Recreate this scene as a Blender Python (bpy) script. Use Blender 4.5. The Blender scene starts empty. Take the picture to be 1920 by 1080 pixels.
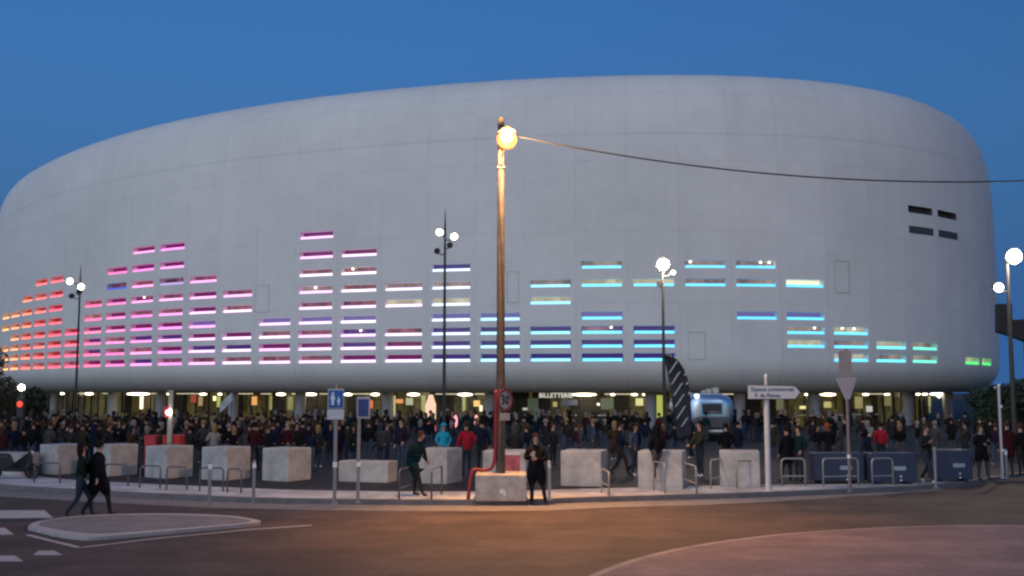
import bpy, bmesh, math, random
from math import sin, cos, pi, radians, atan, sqrt
from mathutils import Vector, Matrix, Quaternion
random.seed(7)
C = bpy.context.scene.collection
sc = bpy.context.scene

# ------------------------------------------------------------------ camera
F = 2000.0; CAMH = 3.1; PITCH = atan(193 / F)
cam = bpy.data.cameras.new("camera"); cam.lens = 37.5; cam.sensor_width = 36.0
cam.clip_start = 0.1; cam.clip_end = 3000
camo = bpy.data.objects.new("camera", cam); C.objects.link(camo)
camo.location = (0, 0, CAMH); camo.rotation_euler = (pi / 2 + PITCH, 0, 0)
sc.camera = camo
cam.dof.use_dof = True; cam.dof.focus_distance = 16.0; cam.dof.aperture_fstop = 7.0

# ------------------------------------------------------------------ world and dusk glow
w = bpy.data.worlds.new("World"); sc.world = w; w.use_nodes = True
wn = w.node_tree.nodes; wl = w.node_tree.links
bg = wn["Background"]
sky = wn.new("ShaderNodeTexSky"); sky.sky_type = 'NISHITA'; sky.sun_disc = False
SUN_EL = radians(1.0); SUN_ROT = radians(165)
sky.sun_elevation = SUN_EL; sky.sun_rotation = SUN_ROT
sky.altitude = 0; sky.air_density = 1.0; sky.dust_density = 0.6; sky.ozone_density = 3.0
tint = wn.new("ShaderNodeVectorMath"); tint.operation = 'MULTIPLY'; tint.inputs[1].default_value = (.62, 1.0, 1.42)
wl.new(sky.outputs[0], tint.inputs[0]); 
geo = wn.new("ShaderNodeTexCoord"); sp3 = wn.new("ShaderNodeSeparateXYZ"); wl.new(geo.outputs["Generated"], sp3.inputs[0])
def wmap(sock, a, b):
    r = wn.new("ShaderNodeMapRange"); r.interpolation_type = 'SMOOTHSTEP'; r.inputs[1].default_value = a; r.inputs[2].default_value = b; wl.new(sock, r.inputs[0]); return r.outputs[0]
lowf = wmap(sp3.outputs[2], .40, .02); frontf = wmap(sp3.outputs[1], -.1, .35)      # the side away from the sunset stays blue to the horizon
mu = wn.new("ShaderNodeMath"); mu.operation = 'MULTIPLY'; wl.new(lowf, mu.inputs[0]); wl.new(frontf, mu.inputs[1])
mixc = wn.new("ShaderNodeMix"); mixc.data_type = 'RGBA'; wl.new(mu.outputs[0], mixc.inputs[0]); wl.new(tint.outputs[0], mixc.inputs[6]); mixc.inputs[7].default_value = (.11, .385, 1.06, 1)
wl.new(mixc.outputs[2], bg.inputs[0]); bg.inputs[1].default_value = 0.15
sun = bpy.data.lights.new("dusk_sun", 'SUN'); sun.energy = 0.56; sun.angle = radians(70); sun.color = (.84, .92, 1.0)
so = bpy.data.objects.new("dusk_sun", sun); C.objects.link(so)
so.rotation_euler = (radians(62), 0, radians(-35))
sc.view_settings.view_transform = 'Standard'; sc.view_settings.look = 'None'
sc.view_settings.exposure = 1.0; sc.view_settings.gamma = 1.0
sc.cycles.pixel_filter_type = 'GAUSSIAN'; sc.cycles.filter_width = 2.7
sc.cycles.use_denoising = True
sc.cycles.max_bounces = 5; sc.cycles.diffuse_bounces = 3; sc.cycles.glossy_bounces = 2
sc.cycles.sample_clamp_indirect = 4.0

# ------------------------------------------------------------------ helpers
cp, sp = cos(PITCH), sin(PITCH)
def ray(px, py):
    u = (px - 960) / F; v = (540 - py) / F
    return Vector((u, cp - v * sp, sp + v * cp))
def G(px, py, z=0.12):                       # ground point seen at a pixel
    d = ray(px, py); t = (z - CAMH) / d.z
    return Vector((d.x * t, d.y * t, z))
def D(px, py, Y):                            # point at distance Y seen at a pixel
    d = ray(px, py); t = Y / d.y
    return Vector((d.x * t, Y, CAMH + d.z * t))
def XY(px, Y, z=0.12):                       # point on the ground at distance Y in column px
    k = cp * Y + sp * (z - CAMH)
    return Vector(((px - 960) / F * k, Y, z))

MATS = {}; EM = .5
def mat(name, col, rough=.7, metal=0, emit=None, es=1.0, var=0.0, vs=6.0, bump=0.0, bs=40.0, spec=.4, trans=0):
    if name in MATS: return MATS[name]
    m = bpy.data.materials.new(name); m.use_nodes = True
    n = m.node_tree.nodes; l = m.node_tree.links; b = n["Principled BSDF"]
    b.inputs["Base Color"].default_value = (*col, 1)
    b.inputs["Roughness"].default_value = rough; b.inputs["Metallic"].default_value = metal
    b.inputs["Specular IOR Level"].default_value = spec
    if trans: b.inputs["Transmission Weight"].default_value = trans
    if emit:
        es *= EM
        b.inputs["Emission Color"].default_value = (*emit, 1); b.inputs["Emission Strength"].default_value = es
    tc = n.new("ShaderNodeTexCoord")
    if var:
        nz = n.new("ShaderNodeTexNoise"); nz.inputs["Scale"].default_value = vs; nz.inputs["Detail"].default_value = 6
        nz.inputs["Roughness"].default_value = .65
        l.new(tc.outputs["Object"], nz.inputs["Vector"])
        r = n.new("ShaderNodeMapRange"); r.inputs[1].default_value = .3; r.inputs[2].default_value = .7
        r.inputs[3].default_value = 1 - var; r.inputs[4].default_value = 1 + var
        l.new(nz.outputs["Fac"], r.inputs[0])
        mx = n.new("ShaderNodeVectorMath"); mx.operation = 'SCALE'; mx.inputs[0].default_value = col
        l.new(r.outputs[0], mx.inputs["Scale"]); l.new(mx.outputs[0], b.inputs["Base Color"])
    if bump:
        n2 = n.new("ShaderNodeTexNoise"); n2.inputs["Scale"].default_value = bs; n2.inputs["Detail"].default_value = 4
        l.new(tc.outputs["Object"], n2.inputs["Vector"])
        bp = n.new("ShaderNodeBump"); bp.inputs["Strength"].default_value = bump; bp.inputs["Distance"].default_value = .02
        l.new(n2.outputs["Fac"], bp.inputs["Height"]); l.new(bp.outputs[0], b.inputs["Normal"])
    MATS[name] = m
    return m

class MB:                                    # collects shapes, linked as ONE mesh object
    def __init__(s): s.v = []; s.f = []; s.mi = []; s.cur = 0
    def add(s, vs, fs):
        o = len(s.v); s.v += [tuple(x) for x in vs]; s.f += [tuple(i + o for i in f) for f in fs]; s.mi += [s.cur] * len(fs)
        return s
    def box(s, c, size, rz=0, M=None):
        x, y, z = size[0] / 2, size[1] / 2, size[2] / 2
        vs = [Vector((a, b, d)) for d in (-z, z) for a, b in ((-x, -y), (x, -y), (x, y), (-x, y))]
        R = M if M is not None else Matrix.Rotation(rz, 3, 'Z')
        vs = [R @ q + Vector(c) for q in vs]
        return s.add(vs, [(3, 2, 1, 0), (4, 5, 6, 7), (0, 1, 5, 4), (1, 2, 6, 5), (2, 3, 7, 6), (3, 0, 4, 7)])
    def tube(s, pts, r, n=10, caps=True):
        pts = [Vector(p) for p in pts]; rs = r if isinstance(r, (list, tuple)) else [r] * len(pts)
        vs = []; fs = []; up = None
        for i, p in enumerate(pts):
            d = ((pts[min(i + 1, len(pts) - 1)] - pts[max(i - 1, 0)])).normalized()
            if up is None: up = Vector((0, 0, 1)) if abs(d.z) < .9 else Vector((0, 1, 0))
            a = d.cross(up).normalized(); up = a.cross(d).normalized()
            for k in range(n):
                t = 2 * pi * k / n; vs.append(p + (a * cos(t) + up * sin(t)) * rs[i])
        for i in range(len(pts) - 1):
            for k in range(n):
                a = i * n + k; b = i * n + (k + 1) % n
                fs.append((a, b, b + n, a + n))
        if caps: fs.append(tuple(range(n))); fs.append(tuple(len(vs) - 1 - k for k in range(n)))
        return s.add(vs, fs)
    def ball(s, c, r, n=12, m=8, sc_=(1, 1, 1)):
        c = Vector(c); vs = []; fs = []
        for i in range(m + 1):
            t = pi * i / m
            for k in range(n):
                p = 2 * pi * k / n
                vs.append(c + Vector((r * sin(t) * cos(p) * sc_[0], r * sin(t) * sin(p) * sc_[1], r * cos(t) * sc_[2])))
        for i in range(m):
            for k in range(n):
                a = i * n + k; b = i * n + (k + 1) % n; fs.append((a, a + n, b + n, b))
        return s.add(vs, fs)
    def lathe(s, prof, c=(0, 0, 0), n=20):
        c = Vector(c); vs = []; fs = []
        for r, z in prof:
            for k in range(n): vs.append(c + Vector((r * cos(2 * pi * k / n), r * sin(2 * pi * k / n), z)))
        for i in range(len(prof) - 1):
            for k in range(n):
                a = i * n + k; b = i * n + (k + 1) % n; fs.append((a, b, b + n, a + n))
        fs.append(tuple(range(n - 1, -1, -1))); fs.append(tuple(len(vs) - n + k for k in range(n)))
        return s.add(vs, fs)
    def prism(s, out, y0, y1, M=None, o=(0, 0, 0)):   # outline in x,z extruded along y
        n = len(out); vs = [Vector((x, y0, z)) for x, z in out] + [Vector((x, y1, z)) for x, z in out]
        if M is not None: vs = [M @ q for q in vs]
        vs = [q + Vector(o) for q in vs]
        return s.add(vs, [tuple(range(n)), tuple(range(2 * n - 1, n - 1, -1))] + [((i + 1) % n, i, i + n, (i + 1) % n + n) for i in range(n)])
    def slab(s, out, z0, z1):                          # outline in x,y extruded along z
        n = len(out); vs = [Vector((p[0], p[1], z0)) for p in out] + [Vector((p[0], p[1], z1)) for p in out]
        return s.add(vs, [tuple(range(n - 1, -1, -1)), tuple(range(n, 2 * n))] + [(i, (i + 1) % n, (i + 1) % n + n, i + n) for i in range(n)])
    def build(s, name, m, parent=None, smooth=False, bevel=0.0, seg=2):
        me = bpy.data.meshes.new(name); me.from_pydata(s.v, [], s.f)
        ms = m if isinstance(m, list) else [m]
        for k in ms: me.materials.append(k)
        if len(ms) > 1: me.polygons.foreach_set("material_index", s.mi)
        bm = bmesh.new(); bm.from_mesh(me)
        if bevel: bmesh.ops.bevel(bm, geom=[e for e in bm.edges if len(e.link_faces) == 2 and e.calc_face_angle(0) > .7], offset=bevel, segments=seg, affect='EDGES', profile=.6)
        bmesh.ops.recalc_face_normals(bm, faces=bm.faces); bm.to_mesh(me); bm.free()
        if smooth:
            for p in me.polygons: p.use_smooth = True
            if smooth == 'auto':
                me.set_sharp_from_angle(angle=radians(35))
        o = bpy.data.objects.new(name, me); C.objects.link(o)
        if parent: o.parent = parent
        return o
def tag(o, label=None, cat=None, group=None, kind=None):
    if label: o["label"] = label
    if cat: o["category"] = cat
    if group: o["group"] = group
    if kind: o["kind"] = kind
    return o
def empty(name, loc, rz=0, **k):
    o = bpy.data.objects.new(name, None); C.objects.link(o); o.location = loc; o.rotation_euler.z = rz
    o.empty_display_size = .2
    return tag(o, **k)
def copy_tree(o, parent=None):
    c = o.copy(); C.objects.link(c)
    if parent: c.parent = parent
    for ch in o.children: copy_tree(ch, c)
    return c
def text_mb(txt, size, depth=.01, bold=.0):
    cu = bpy.data.curves.new("lettering", 'FONT'); cu.body = txt; cu.size = size; cu.extrude = depth; cu.offset = bold
    cu.align_x = 'CENTER'; cu.align_y = 'CENTER'; cu.resolution_u = 3
    to = bpy.data.objects.new("lettering", cu); C.objects.link(to)
    bpy.context.view_layer.update()
    me = bpy.data.meshes.new_from_object(to.evaluated_get(bpy.context.evaluated_depsgraph_get()))
    bpy.data.objects.remove(to); bpy.data.curves.remove(cu)
    return me
def text(name, txt, size, m, parent, loc, rot=(pi / 2, 0, 0), bold=0.0, depth=.01):
    me = text_mb(txt, size, depth, bold); me.materials.clear(); me.materials.append(m)
    o = bpy.data.objects.new(name, me); C.objects.link(o); o.parent = parent; o.location = loc; o.rotation_euler = rot
    return o

# ------------------------------------------------------------------ the ground
def speckle(m, amt, scale, patch):
    n = m.node_tree.nodes; l = m.node_tree.links; b = n["Principled BSDF"]; src = b.inputs["Base Color"].links[0].from_socket
    tc = n.new("ShaderNodeTexCoord"); v = n.new("ShaderNodeTexVoronoi"); v.inputs["Scale"].default_value = scale; l.new(tc.outputs["Object"], v.inputs["Vector"])
    nz = n.new("ShaderNodeTexNoise"); nz.inputs["Scale"].default_value = patch; nz.inputs["Detail"].default_value = 3; l.new(tc.outputs["Object"], nz.inputs["Vector"])
    mp = n.new("ShaderNodeMapping"); mp.inputs["Rotation"].default_value = (0, 0, .1); mp.inputs["Scale"].default_value = (.12, 1.6, 1); l.new(tc.outputs["Object"], mp.inputs[0])
    n3 = n.new("ShaderNodeTexNoise"); n3.inputs["Scale"].default_value = 1.0; n3.inputs["Detail"].default_value = 4; l.new(mp.outputs[0], n3.inputs["Vector"])
    def mr(s, a, b_, c, d):
        r = n.new("ShaderNodeMapRange"); r.inputs[1].default_value = a; r.inputs[2].default_value = b_; r.inputs[3].default_value = c; r.inputs[4].default_value = d; l.new(s, r.inputs[0]); return r.outputs[0]
    def mu(a, b_):
        q = n.new("ShaderNodeMath"); q.operation = 'MULTIPLY'; l.new(a, q.inputs[0]); l.new(b_, q.inputs[1]); return q.outputs[0]
    f = mu(mu(mr(v.outputs["Color"], 0, 1, 1 - amt, 1 + amt), mr(nz.outputs[0], .45, .55, .88, 1.12)), mr(n3.outputs[0], .3, .7, .86, 1.14))
    x = n.new("ShaderNodeVectorMath"); x.operation = 'SCALE'; l.new(src, x.inputs[0]); l.new(f, x.inputs["Scale"]); l.new(x.outputs[0], b.inputs["Base Color"])
asph = mat("asphalt_road", (.072, .047, .040), .85, var=.22, vs=.7, bump=.5, bs=30)
plaza_m = mat("asphalt_plaza", (.024, .020, .022), .8, var=.2, vs=.5, bump=.3, bs=20)
paving = mat("light_concrete_paving", (.47, .45, .46), .8, var=.14, vs=1.6, bump=.3)
kerb_m = mat("kerb_stone", (.16, .145, .15), .8, var=.2, vs=3)
white_k = mat("white_kerb", (.40, .36, .36), .7, var=.15, vs=3)
gut = mat("gutter_concrete", (.20, .18, .18), .8, var=.2, vs=2)
mauve = mat("mauve_paving", (.185, .125, .135), .85, var=.16, vs=1.1, bump=.5, bs=25)
paint = mat("road_paint", (.42, .39, .39), .7, var=.25, vs=4)
def sheet(name, out, z, m, kind='structure', sub=0):
    b = MB(); b.add([(p[0], p[1], z) for p in out], [tuple(range(len(out)))])
    o = b.build(name, m); 
    return tag(o, kind=kind)
sheet("ground", [(-900, -60), (900, -60), (900, 1500), (-900, 1500)], 0.0, asph)
speckle(asph, .35, 28, .35); speckle(plaza_m, .3, 20, .3); speckle(mauve, .22, 24, .5); speckle(paving, .1, 9, .8)
# kerb line (front edge of the pavement), from pixels of its foot
kp = [G(x, y, 0) for x, y in [(-260, 893), (-120, 905), (0, 918), (160, 928), (320, 936), (480, 943), (700, 946.5), (960, 947), (1100, 942), (1240, 938), (1380, 934), (1560, 927), (1737, 918), (1830, 908), (1920, 894), (2060, 880), (2300, 868)]]
kp = [Vector((-40, kp[0].y + 4, 0))] + kp + [Vector((90, kp[-1].y + 20, 0))]
def smooth_line(p, n=6):
    out = []
    for i in range(len(p) - 1):
        a = p[max(i - 1, 0)]; b = p[i]; c = p[i + 1]; d = p[min(i + 2, len(p) - 1)]
        for k in range(n):
            t = k / n
            out.append(.5 * ((2 * b) + (c - a) * t + (2 * a - 5 * b + 4 * c - d) * t * t + (3 * b - a - 3 * c + d) * t ** 3))
    return out + [p[-1]]
kl = smooth_line(kp)
def off(line, d):
    r = []
    for i, p in enumerate(line):
        t = (line[min(i + 1, len(line) - 1)] - line[max(i - 1, 0)]).normalized()
        r.append(p + Vector((-t.y, t.x, 0)) * d)
    return r
def strip(name, A, B, z0, z1, m):
    b = MB(); n = len(A)
    vs = [(p.x, p.y, z1) for p in A] + [(p.x, p.y, z1) for p in B] + [(p.x, p.y, z0) for p in A] + [(p.x, p.y, z0) for p in B]
    fs = []
    for i in range(n - 1):
        fs += [(i, i + 1, n + i + 1, n + i), (2 * n + i + 1, 2 * n + i, 3 * n + i, 3 * n + i + 1), (i + 1, i, 2 * n + i, 2 * n + i + 1), (n + i, n + i + 1, 3 * n + i + 1, 3 * n + i)]
    fs += [(0, n, 3 * n, 2 * n), (n - 1, 3 * n - 1, 4 * n - 1, 2 * n - 1)]
    b.add(vs, fs); return tag(b.build(name, m), kind='structure')
k1 = off(kl, .22); 
strip("kerb", kl, k1, -.02, .14, kerb_m)
wid = []
for p in kl:                                  # footway narrows to the right, as in the photo
    wid.append(max(.25, 2.6 if p.x < 8 else 2.6 - (p.x - 8) * .32))
k2 = []
for i, p in enumerate(kl):
    t = (kl[min(i + 1, len(kl) - 1)] - kl[max(i - 1, 0)]).normalized(); k2.append(p + Vector((-t.y, t.x, 0)) * (wid[i]))
strip("pavement", k1, k2, -.02, .128, paving)
b = MB(); far = [(110, 75), (260, 75), (260, 330), (-260, 330), (-260, 45), (-60, 45)]
b.add([(p.x, p.y, .12) for p in kl[:1]] + [(p.x, p.y, .12) for p in off(kl, .1)[1:-1]] + [(kl[-1].x, kl[-1].y, .12)] + [(x, y, .12) for x, y in far[1:-1]], [tuple(range(len(kl) + 4))])
bm_pl = b.build("plaza", plaza_m); tag(bm_pl, kind='structure')
# gutter strip on the road side
g0 = off(kl, -.05); g1 = []
for i, p in enumerate(kl):
    t = (kl[min(i + 1, len(kl) - 1)] - kl[max(i - 1, 0)]).normalized()
    wd = 1.45 if p.x < 5 else max(.1, 1.45 - (p.x - 5) * .14)
    g1.append(p + Vector((t.y, -t.x, 0)) * wd)
b = MB(); n = len(g0)
b.add([(p.x, p.y, .004) for p in g0] + [(p.x, p.y, .004) for p in g1], [(i, i + 1, n + i + 1, n + i) for i in range(n - 1)])
tag(b.build("gutter", gut), kind='structure')
# traffic island (left)
isl = [G(x, y, 0) for x, y in [(52, 994), (70, 984), (150, 973), (240, 969.5), (330, 969), (430, 973), (482, 981), (478, 986), (380, 996), (270, 1006), (180, 1013), (140, 1012), (100, 1006)]]
isl = smooth_line(isl + [isl[0]], 4)[:-1]
cx = sum((p.x for p in isl)) / len(isl); cy = sum((p.y for p in isl)) / len(isl)
tag(MB().slab(isl, -.02, .085).build("island_kerb", white_k, bevel=.02), kind='structure')
inn = [Vector((cx + (p.x - cx) * .92, cy + (p.y - cy) * .80 + .03, 0)) for p in isl]
tag(MB().slab(inn, .0, .095).build("island_paving", mat("island_concrete", (.20, .18, .185), .85, var=.2, vs=2)), kind='structure')
def road_mark(name, pts, w_):
    b = MB(); P_ = [G(x, y, 0) for x, y in pts]
    A = off(P_, w_ / 2); Bq = off(P_, -w_ / 2); n = len(P_)
    b.add([(p.x, p.y, .004) for p in A] + [(p.x, p.y, .004) for p in Bq], [(i, i + 1, n + i + 1, n + i) for i in range(n - 1)])
    return tag(b.build(name, paint), kind='structure')
road_mark("island_line", [(52, 1003), (95, 1014), (150, 1027)], .12)
road_mark("island_line", [(150, 1027), (300, 1009), (470, 993), (585, 985)], .12)
for x0, y0, x1, y1 in ((-120, 957, 100, 972), (-120, 990, 26, 1003), (62, 1033, 118, 1041), (-60, 1042, 44, 1053)):
    a = G((x0 + x1) / 2, y0, 0); c = G((x0 + x1) / 2, y1, 0); L = G(x0, y1, 0); R = G(x1, y1, 0)
    L2 = G(x0 + 10, y0, 0); R2 = G(x1 - 16, y0, 0)
    tag(MB().add([(L.x, L.y, .004), (R.x, R.y, .004), (R2.x, R2.y, .004), (L2.x, L2.y, .004)], [(0, 1, 2, 3)]).build("crosswalk_stripe", paint), kind='structure')
# roundabout in the right foreground
q = [G(x, y, 0) for x, y in ((1118, 1080), (1500, 1004), (1920, 990))]
ax, ay, bx_, by_, cx_, cy_ = q[0].x, q[0].y, q[1].x, q[1].y, q[2].x, q[2].y
dd = 2 * (ax * (by_ - cy_) + bx_ * (cy_ - ay) + cx_ * (ay - by_))
rx = ((ax**2 + ay**2) * (by_ - cy_) + (bx_**2 + by_**2) * (cy_ - ay) + (cx_**2 + cy_**2) * (ay - by_)) / dd
ry = ((ax**2 + ay**2) * (cx_ - bx_) + (bx_**2 + by_**2) * (ax - cx_) + (cx_**2 + cy_**2) * (bx_ - ax)) / dd
RR = sqrt((ax - rx)**2 + (ay - ry)**2)
ring = [(rx + RR * cos(t * pi / 60), ry + RR * sin(t * pi / 60)) for t in range(120)]
tag(MB().slab(ring, -.02, .07).build("roundabout_kerb", mat("worn_kerb", (.26, .21, .215), .8, var=.35, vs=1.2), bevel=.02), kind='structure')
ring = [(rx + (RR - .20) * cos(t * pi / 60), ry + (RR - .20) * sin(t * pi / 60)) for t in range(120)]
tag(MB().slab(ring, .0, .078).build("roundabout_apron", mauve), kind='structure')

# ------------------------------------------------------------------ the arena
Q = [-3.0083, 83.771, -0.2238, 29.07, 10.4333, 7.845, 5.0129, 2.63, 4.9992, 5.6909, 12.8724, 17.9978, 2.0942]
KV = [-3.6269, -3.8067, 3.0696, -0.3263, 0.8669, 0.6803, 0.4823, 0.5409, 0.7393, 0.6809, 0.6571, 0.667, 0.8493, 1.5017, 1.9634, 1.7234, 1.1882][4:]
KV = [abs(v) for v in KV]
KN = [-85, -70, -58, -47, -36, -25, -12, 0, 12, 24, 34, 44, 56.]
DS = .5; NS = int(141 / DS) + 1
SSv = [-85 + i * DS for i in range(NS)]
def kap(s):
    for i in range(len(KN) - 1):
        if s <= KN[i + 1]:
            t = (s - KN[i]) / (KN[i + 1] - KN[i]); return (KV[i] * (1 - t) + KV[i + 1] * t) / 60
    return KV[-1] / 60
th = [0.0]; xs = [0.0]; ys = [0.0]
for i in range(NS - 1): th.append(th[-1] + DS * (kap(SSv[i]) + kap(SSv[i + 1])) / 2)
i0 = int(85 / DS); t0 = th[i0]; th = [t - t0 + Q[2] for t in th]
for i in range(NS - 1):
    t = (th[i] + th[i + 1]) / 2; xs.append(xs[-1] + cos(t) * DS); ys.append(ys[-1] + sin(t) * DS)
dx, dy = Q[0] - xs[i0], Q[1] - ys[i0]
CV = [(s, x + dx, y + dy, t) for s, x, y, t in zip(SSv, xs, ys, th)]
# close the plan behind with one smooth curve
a = CV[-1]; b_ = CV[0]; span = math.hypot(a[1] - b_[1], a[2] - b_[2]); kk = span * 1.15
prev = (a[1], a[2]); s = a[0]; th_end = b_[3] + 2 * pi; N2 = 160
for i in range(1, N2 + 1):
    u = i / N2; h00 = 2*u**3-3*u*u+1; h10 = u**3-2*u*u+u; h01 = -2*u**3+3*u*u; h11 = u**3-u*u
    x = h00*a[1] + h10*cos(a[3])*kk + h01*b_[1] + h11*cos(b_[3])*kk
    y = h00*a[2] + h10*sin(a[3])*kk + h01*b_[2] + h11*sin(b_[3])*kk
    tt = math.atan2(y - prev[1], x - prev[0])
    while tt < CV[-1][3] - .5: tt += 2 * pi
    s += math.hypot(x - prev[0], y - prev[1]); CV.append((s, x, y, max(tt, CV[-1][3]))); prev = (x, y)
STOT = s; import bisect
CS = [c[0] for c in CV]
def at(s, r):
    i = max(0, min(len(CV) - 2, bisect.bisect_right(CS, s) - 1)); A = CV[i]; B = CV[i + 1]
    t = (s - A[0]) / (B[0] - A[0]); x = A[1] + (B[1] - A[1]) * t; y = A[2] + (B[2] - A[2]) * t; h = A[3] + (B[3] - A[3]) * t
    return x - sin(h) * r, y + cos(h) * r, h
HT = 5.25; HB = 2.98
def rprof(h):
    H, hm, Rt, et, Rb, eb = Q[3:9]
    up = max(0, min(1, (h - hm) / (H - hm))); lo = max(0, min(1, (hm - h) / (hm - 3.1)))
    r = Rt * (1 - (1 - up**et)**(1 / et))
    if h >= HT: return r + Rb * (1 - (1 - lo**eb)**(1 / eb))
    l5 = (hm - HT) / (hm - 3.1); rb = Rb * (1 - (1 - l5**eb)**(1 / eb)); u = min(1, (HT - h) / (HT - HB))
    return rb + 2.6 * (1 - sqrt(max(0, 1 - u * u))) + .25 * u
def SP(s, h, dr=0.0):
    x, y, t = at(s, rprof(h) + dr); return Vector((x, y, h))
P4 = 4.0; S0 = Q[12]
def col_s(i): return S0 + (i - 15) * P4
rows = {1: 5.69, 2: 6.74, 3: 7.80, 4: 8.90, 5: 10.12, 6: 11.45, 7: 12.87, 8: 14.36, 9: 16.02}
vr = {10: 16.25, 11: 18.0}
SH = .60
slots = {-3: [3, 2, 1], -2: [6, 5, 3, 2, 1], -1: [6, 5, 4, 3, 2, 1], 0: range(1, 8), 1: range(1, 9), 2: range(1, 9), 3: range(1, 5), 4: range(1, 7), 5: range(1, 9),
         6: range(1, 10), 7: range(1, 10), 8: range(1, 8), 9: [1, 2, 3, 5, 6], 10: range(1, 5), 11: range(1, 10), 12: range(1, 9), 13: [1, 2, 3, 5, 6],
         14: range(1, 8), 15: range(1, 5), 16: [1, 2, 3, 5, 6], 17: [1, 2, 3, 4, 6, 7], 18: [1, 2, 3, 6], 19: [6, 7], 20: [4, 6, 7], 21: [2, 3, 4, 6],
         22: [1, 2, 3], 23: [1, 2], 24: [1, 2], 26: [1], 27: [1]}
hcent = dict(rows); hcent.update(vr)
slotset = {(c, r) for c in slots for r in slots[c]} | {(24, 10), (25, 10), (24, 11), (25, 11)}
# grid lines
sl = [col_s(i) + e for i in range(-4, 29) for e in (-1.6, 1.6)]
extra = []; x = -84.9
while x < sl[0] - 3: extra.append(x); x += 2.0
x = sl[-1] + 2
while x < STOT - .5: extra.append(x); x += (2 if x < 60 else 6)
sl = sorted(sl + extra)
hh = [HB, HB + .02]
for k in range(1, 10): hh.append(HT - (HT - HB) * cos(k * pi / 20) if False else HB + (HT - HB) * (k / 10)**1.4)
hl = set(hh) | {HT}
for r in list(rows) + [11]: hl |= {hcent[r] - SH / 2, hcent[r] + SH / 2}
hl |= {17.0}
H, hm, Rt, et = Q[3], Q[4], Q[5], Q[6]
for rf in (.01, .03, .06, .1, .16, .24, .33, .43, .54, .66, .78, .9, 1.0): hl.add(hm + (H - hm) * (1 - (1 - rf)**et)**(1 / et))
for v in (19.5, 20.8, 22.0): hl.add(v)
hl = sorted(hl); h2 = [hl[0]]
for v in hl[1:]:
    if v - h2[-1] > .012 or v > 28.5: h2.append(v)
hl = h2
def isslot(s, h):
    for (c, r) in slotset:
        if r == 10: continue
        if abs(col_s(c) - s) < 1.6 and abs(hcent[r] - h) < SH / 2: return True
    return False
arena = empty("arena", (0, CV[i0][2], 0), label="huge white rounded arena with rows of glowing slot windows", cat="arena")
AL = Vector(arena.location)
def rel(p): return Vector(p) - AL
bmx = bmesh.new(); uvl = bmx.loops.layers.uv.new("uv")
gv = [[bmx.verts.new(rel(SP(s, h))) for h in hl] for s in sl]
for i in range(len(sl)):
    ni = (i + 1) % len(sl)
    for j in range(len(hl) - 1):
        s1 = sl[ni] if ni else STOT
        if isslot((sl[i] + s1) / 2, (hl[j] + hl[j + 1]) / 2) and ni: continue
        f = bmx.faces.new((gv[i][j], gv[ni][j], gv[ni][j + 1], gv[i][j + 1])); f.smooth = True
        for lp, (a_, c_) in zip(f.loops, ((sl[i], hl[j]), (s1, hl[j]), (s1, hl[j + 1]), (sl[i], hl[j + 1]))): lp[uvl].uv = (a_, c_)
# roof
cxm = sum(v[-1].co.x for v in gv) / len(gv); cym = sum(v[-1].co.y for v in gv) / len(gv)
ring0 = [v[-1] for v in gv]
for fr, dz in ((.7, .35), (.35, .55)):
    r2 = [bmx.verts.new((cxm + (v[-1].co.x - cxm) * fr, cym + (v[-1].co.y - cym) * fr, H + dz)) for v in gv]
    for i in range(len(sl)):
        ni = (i + 1) % len(sl); f = bmx.faces.new((ring0[i], ring0[ni], r2[ni], r2[i])); f.smooth = True
    ring0 = r2
cv_ = bmx.verts.new((cxm, cym, H + .6))
for i in range(len(sl)): bmx.faces.new((ring0[i], ring0[(i + 1) % len(sl)], cv_)).smooth = True
me = bpy.data.meshes.new("shell"); bmesh.ops.recalc_face_normals(bmx, faces=bmx.faces); bmx.to_mesh(me); bmx.free()
shell = bpy.data.objects.new("shell", me); C.objects.link(shell); shell.parent = arena
m = mat("white_cladding", (.66, .65, .64), .55); me.materials.append(m)
n = m.node_tree.nodes; l = m.node_tree.links; bs_ = n["Principled BSDF"]
uv = n.new("ShaderNodeUVMap"); uv.uv_map = "uv"; sx = n.new("ShaderNodeSeparateXYZ"); l.new(uv.outputs[0], sx.inputs[0])
def seam(sock, period, offv, wdt):
    ad = n.new("ShaderNodeMath"); ad.operation = 'ADD'; ad.inputs[1].default_value = offv; l.new(sock, ad.inputs[0])
    pp = n.new("ShaderNodeMath"); pp.operation = 'PINGPONG'; pp.inputs[1].default_value = period / 2; l.new(ad.outputs[0], pp.inputs[0])
    mr = n.new("ShaderNodeMapRange"); mr.inputs[1].default_value = 0; mr.inputs[2].default_value = wdt; mr.inputs[3].default_value = 1; mr.inputs[4].default_value = 0
    l.new(pp.outputs[0], mr.inputs[0]); return mr.outputs[0]
def mth(op, a, b):
    q = n.new("ShaderNodeMath"); q.operation = op
    for i, v in enumerate((a, b)):
        if isinstance(v, (int, float)): q.inputs[i].default_value = v
        else: l.new(v, q.inputs[i])
    return q.outputs[0]
v1 = seam(sx.outputs[0], 4.0, -(S0 + 2.0) + 400, .10)          # joint between window bays
v2 = seam(sx.outputs[0], 1.0, 400, .03)
h1 = seam(sx.outputs[1], 5.6, 1.35, .08)
h2_ = seam(sx.outputs[1], 1.4, .4, .03)
nz = n.new("ShaderNodeTexNoise"); nz.inputs["Scale"].default_value = .09; nz.inputs["Detail"].default_value = 5; l.new(uv.outputs[0], nz.inputs["Vector"])
mp = n.new("ShaderNodeMapping"); mp.inputs["Scale"].default_value = (1.3, .05, 1); l.new(uv.outputs[0], mp.inputs[0])
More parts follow.
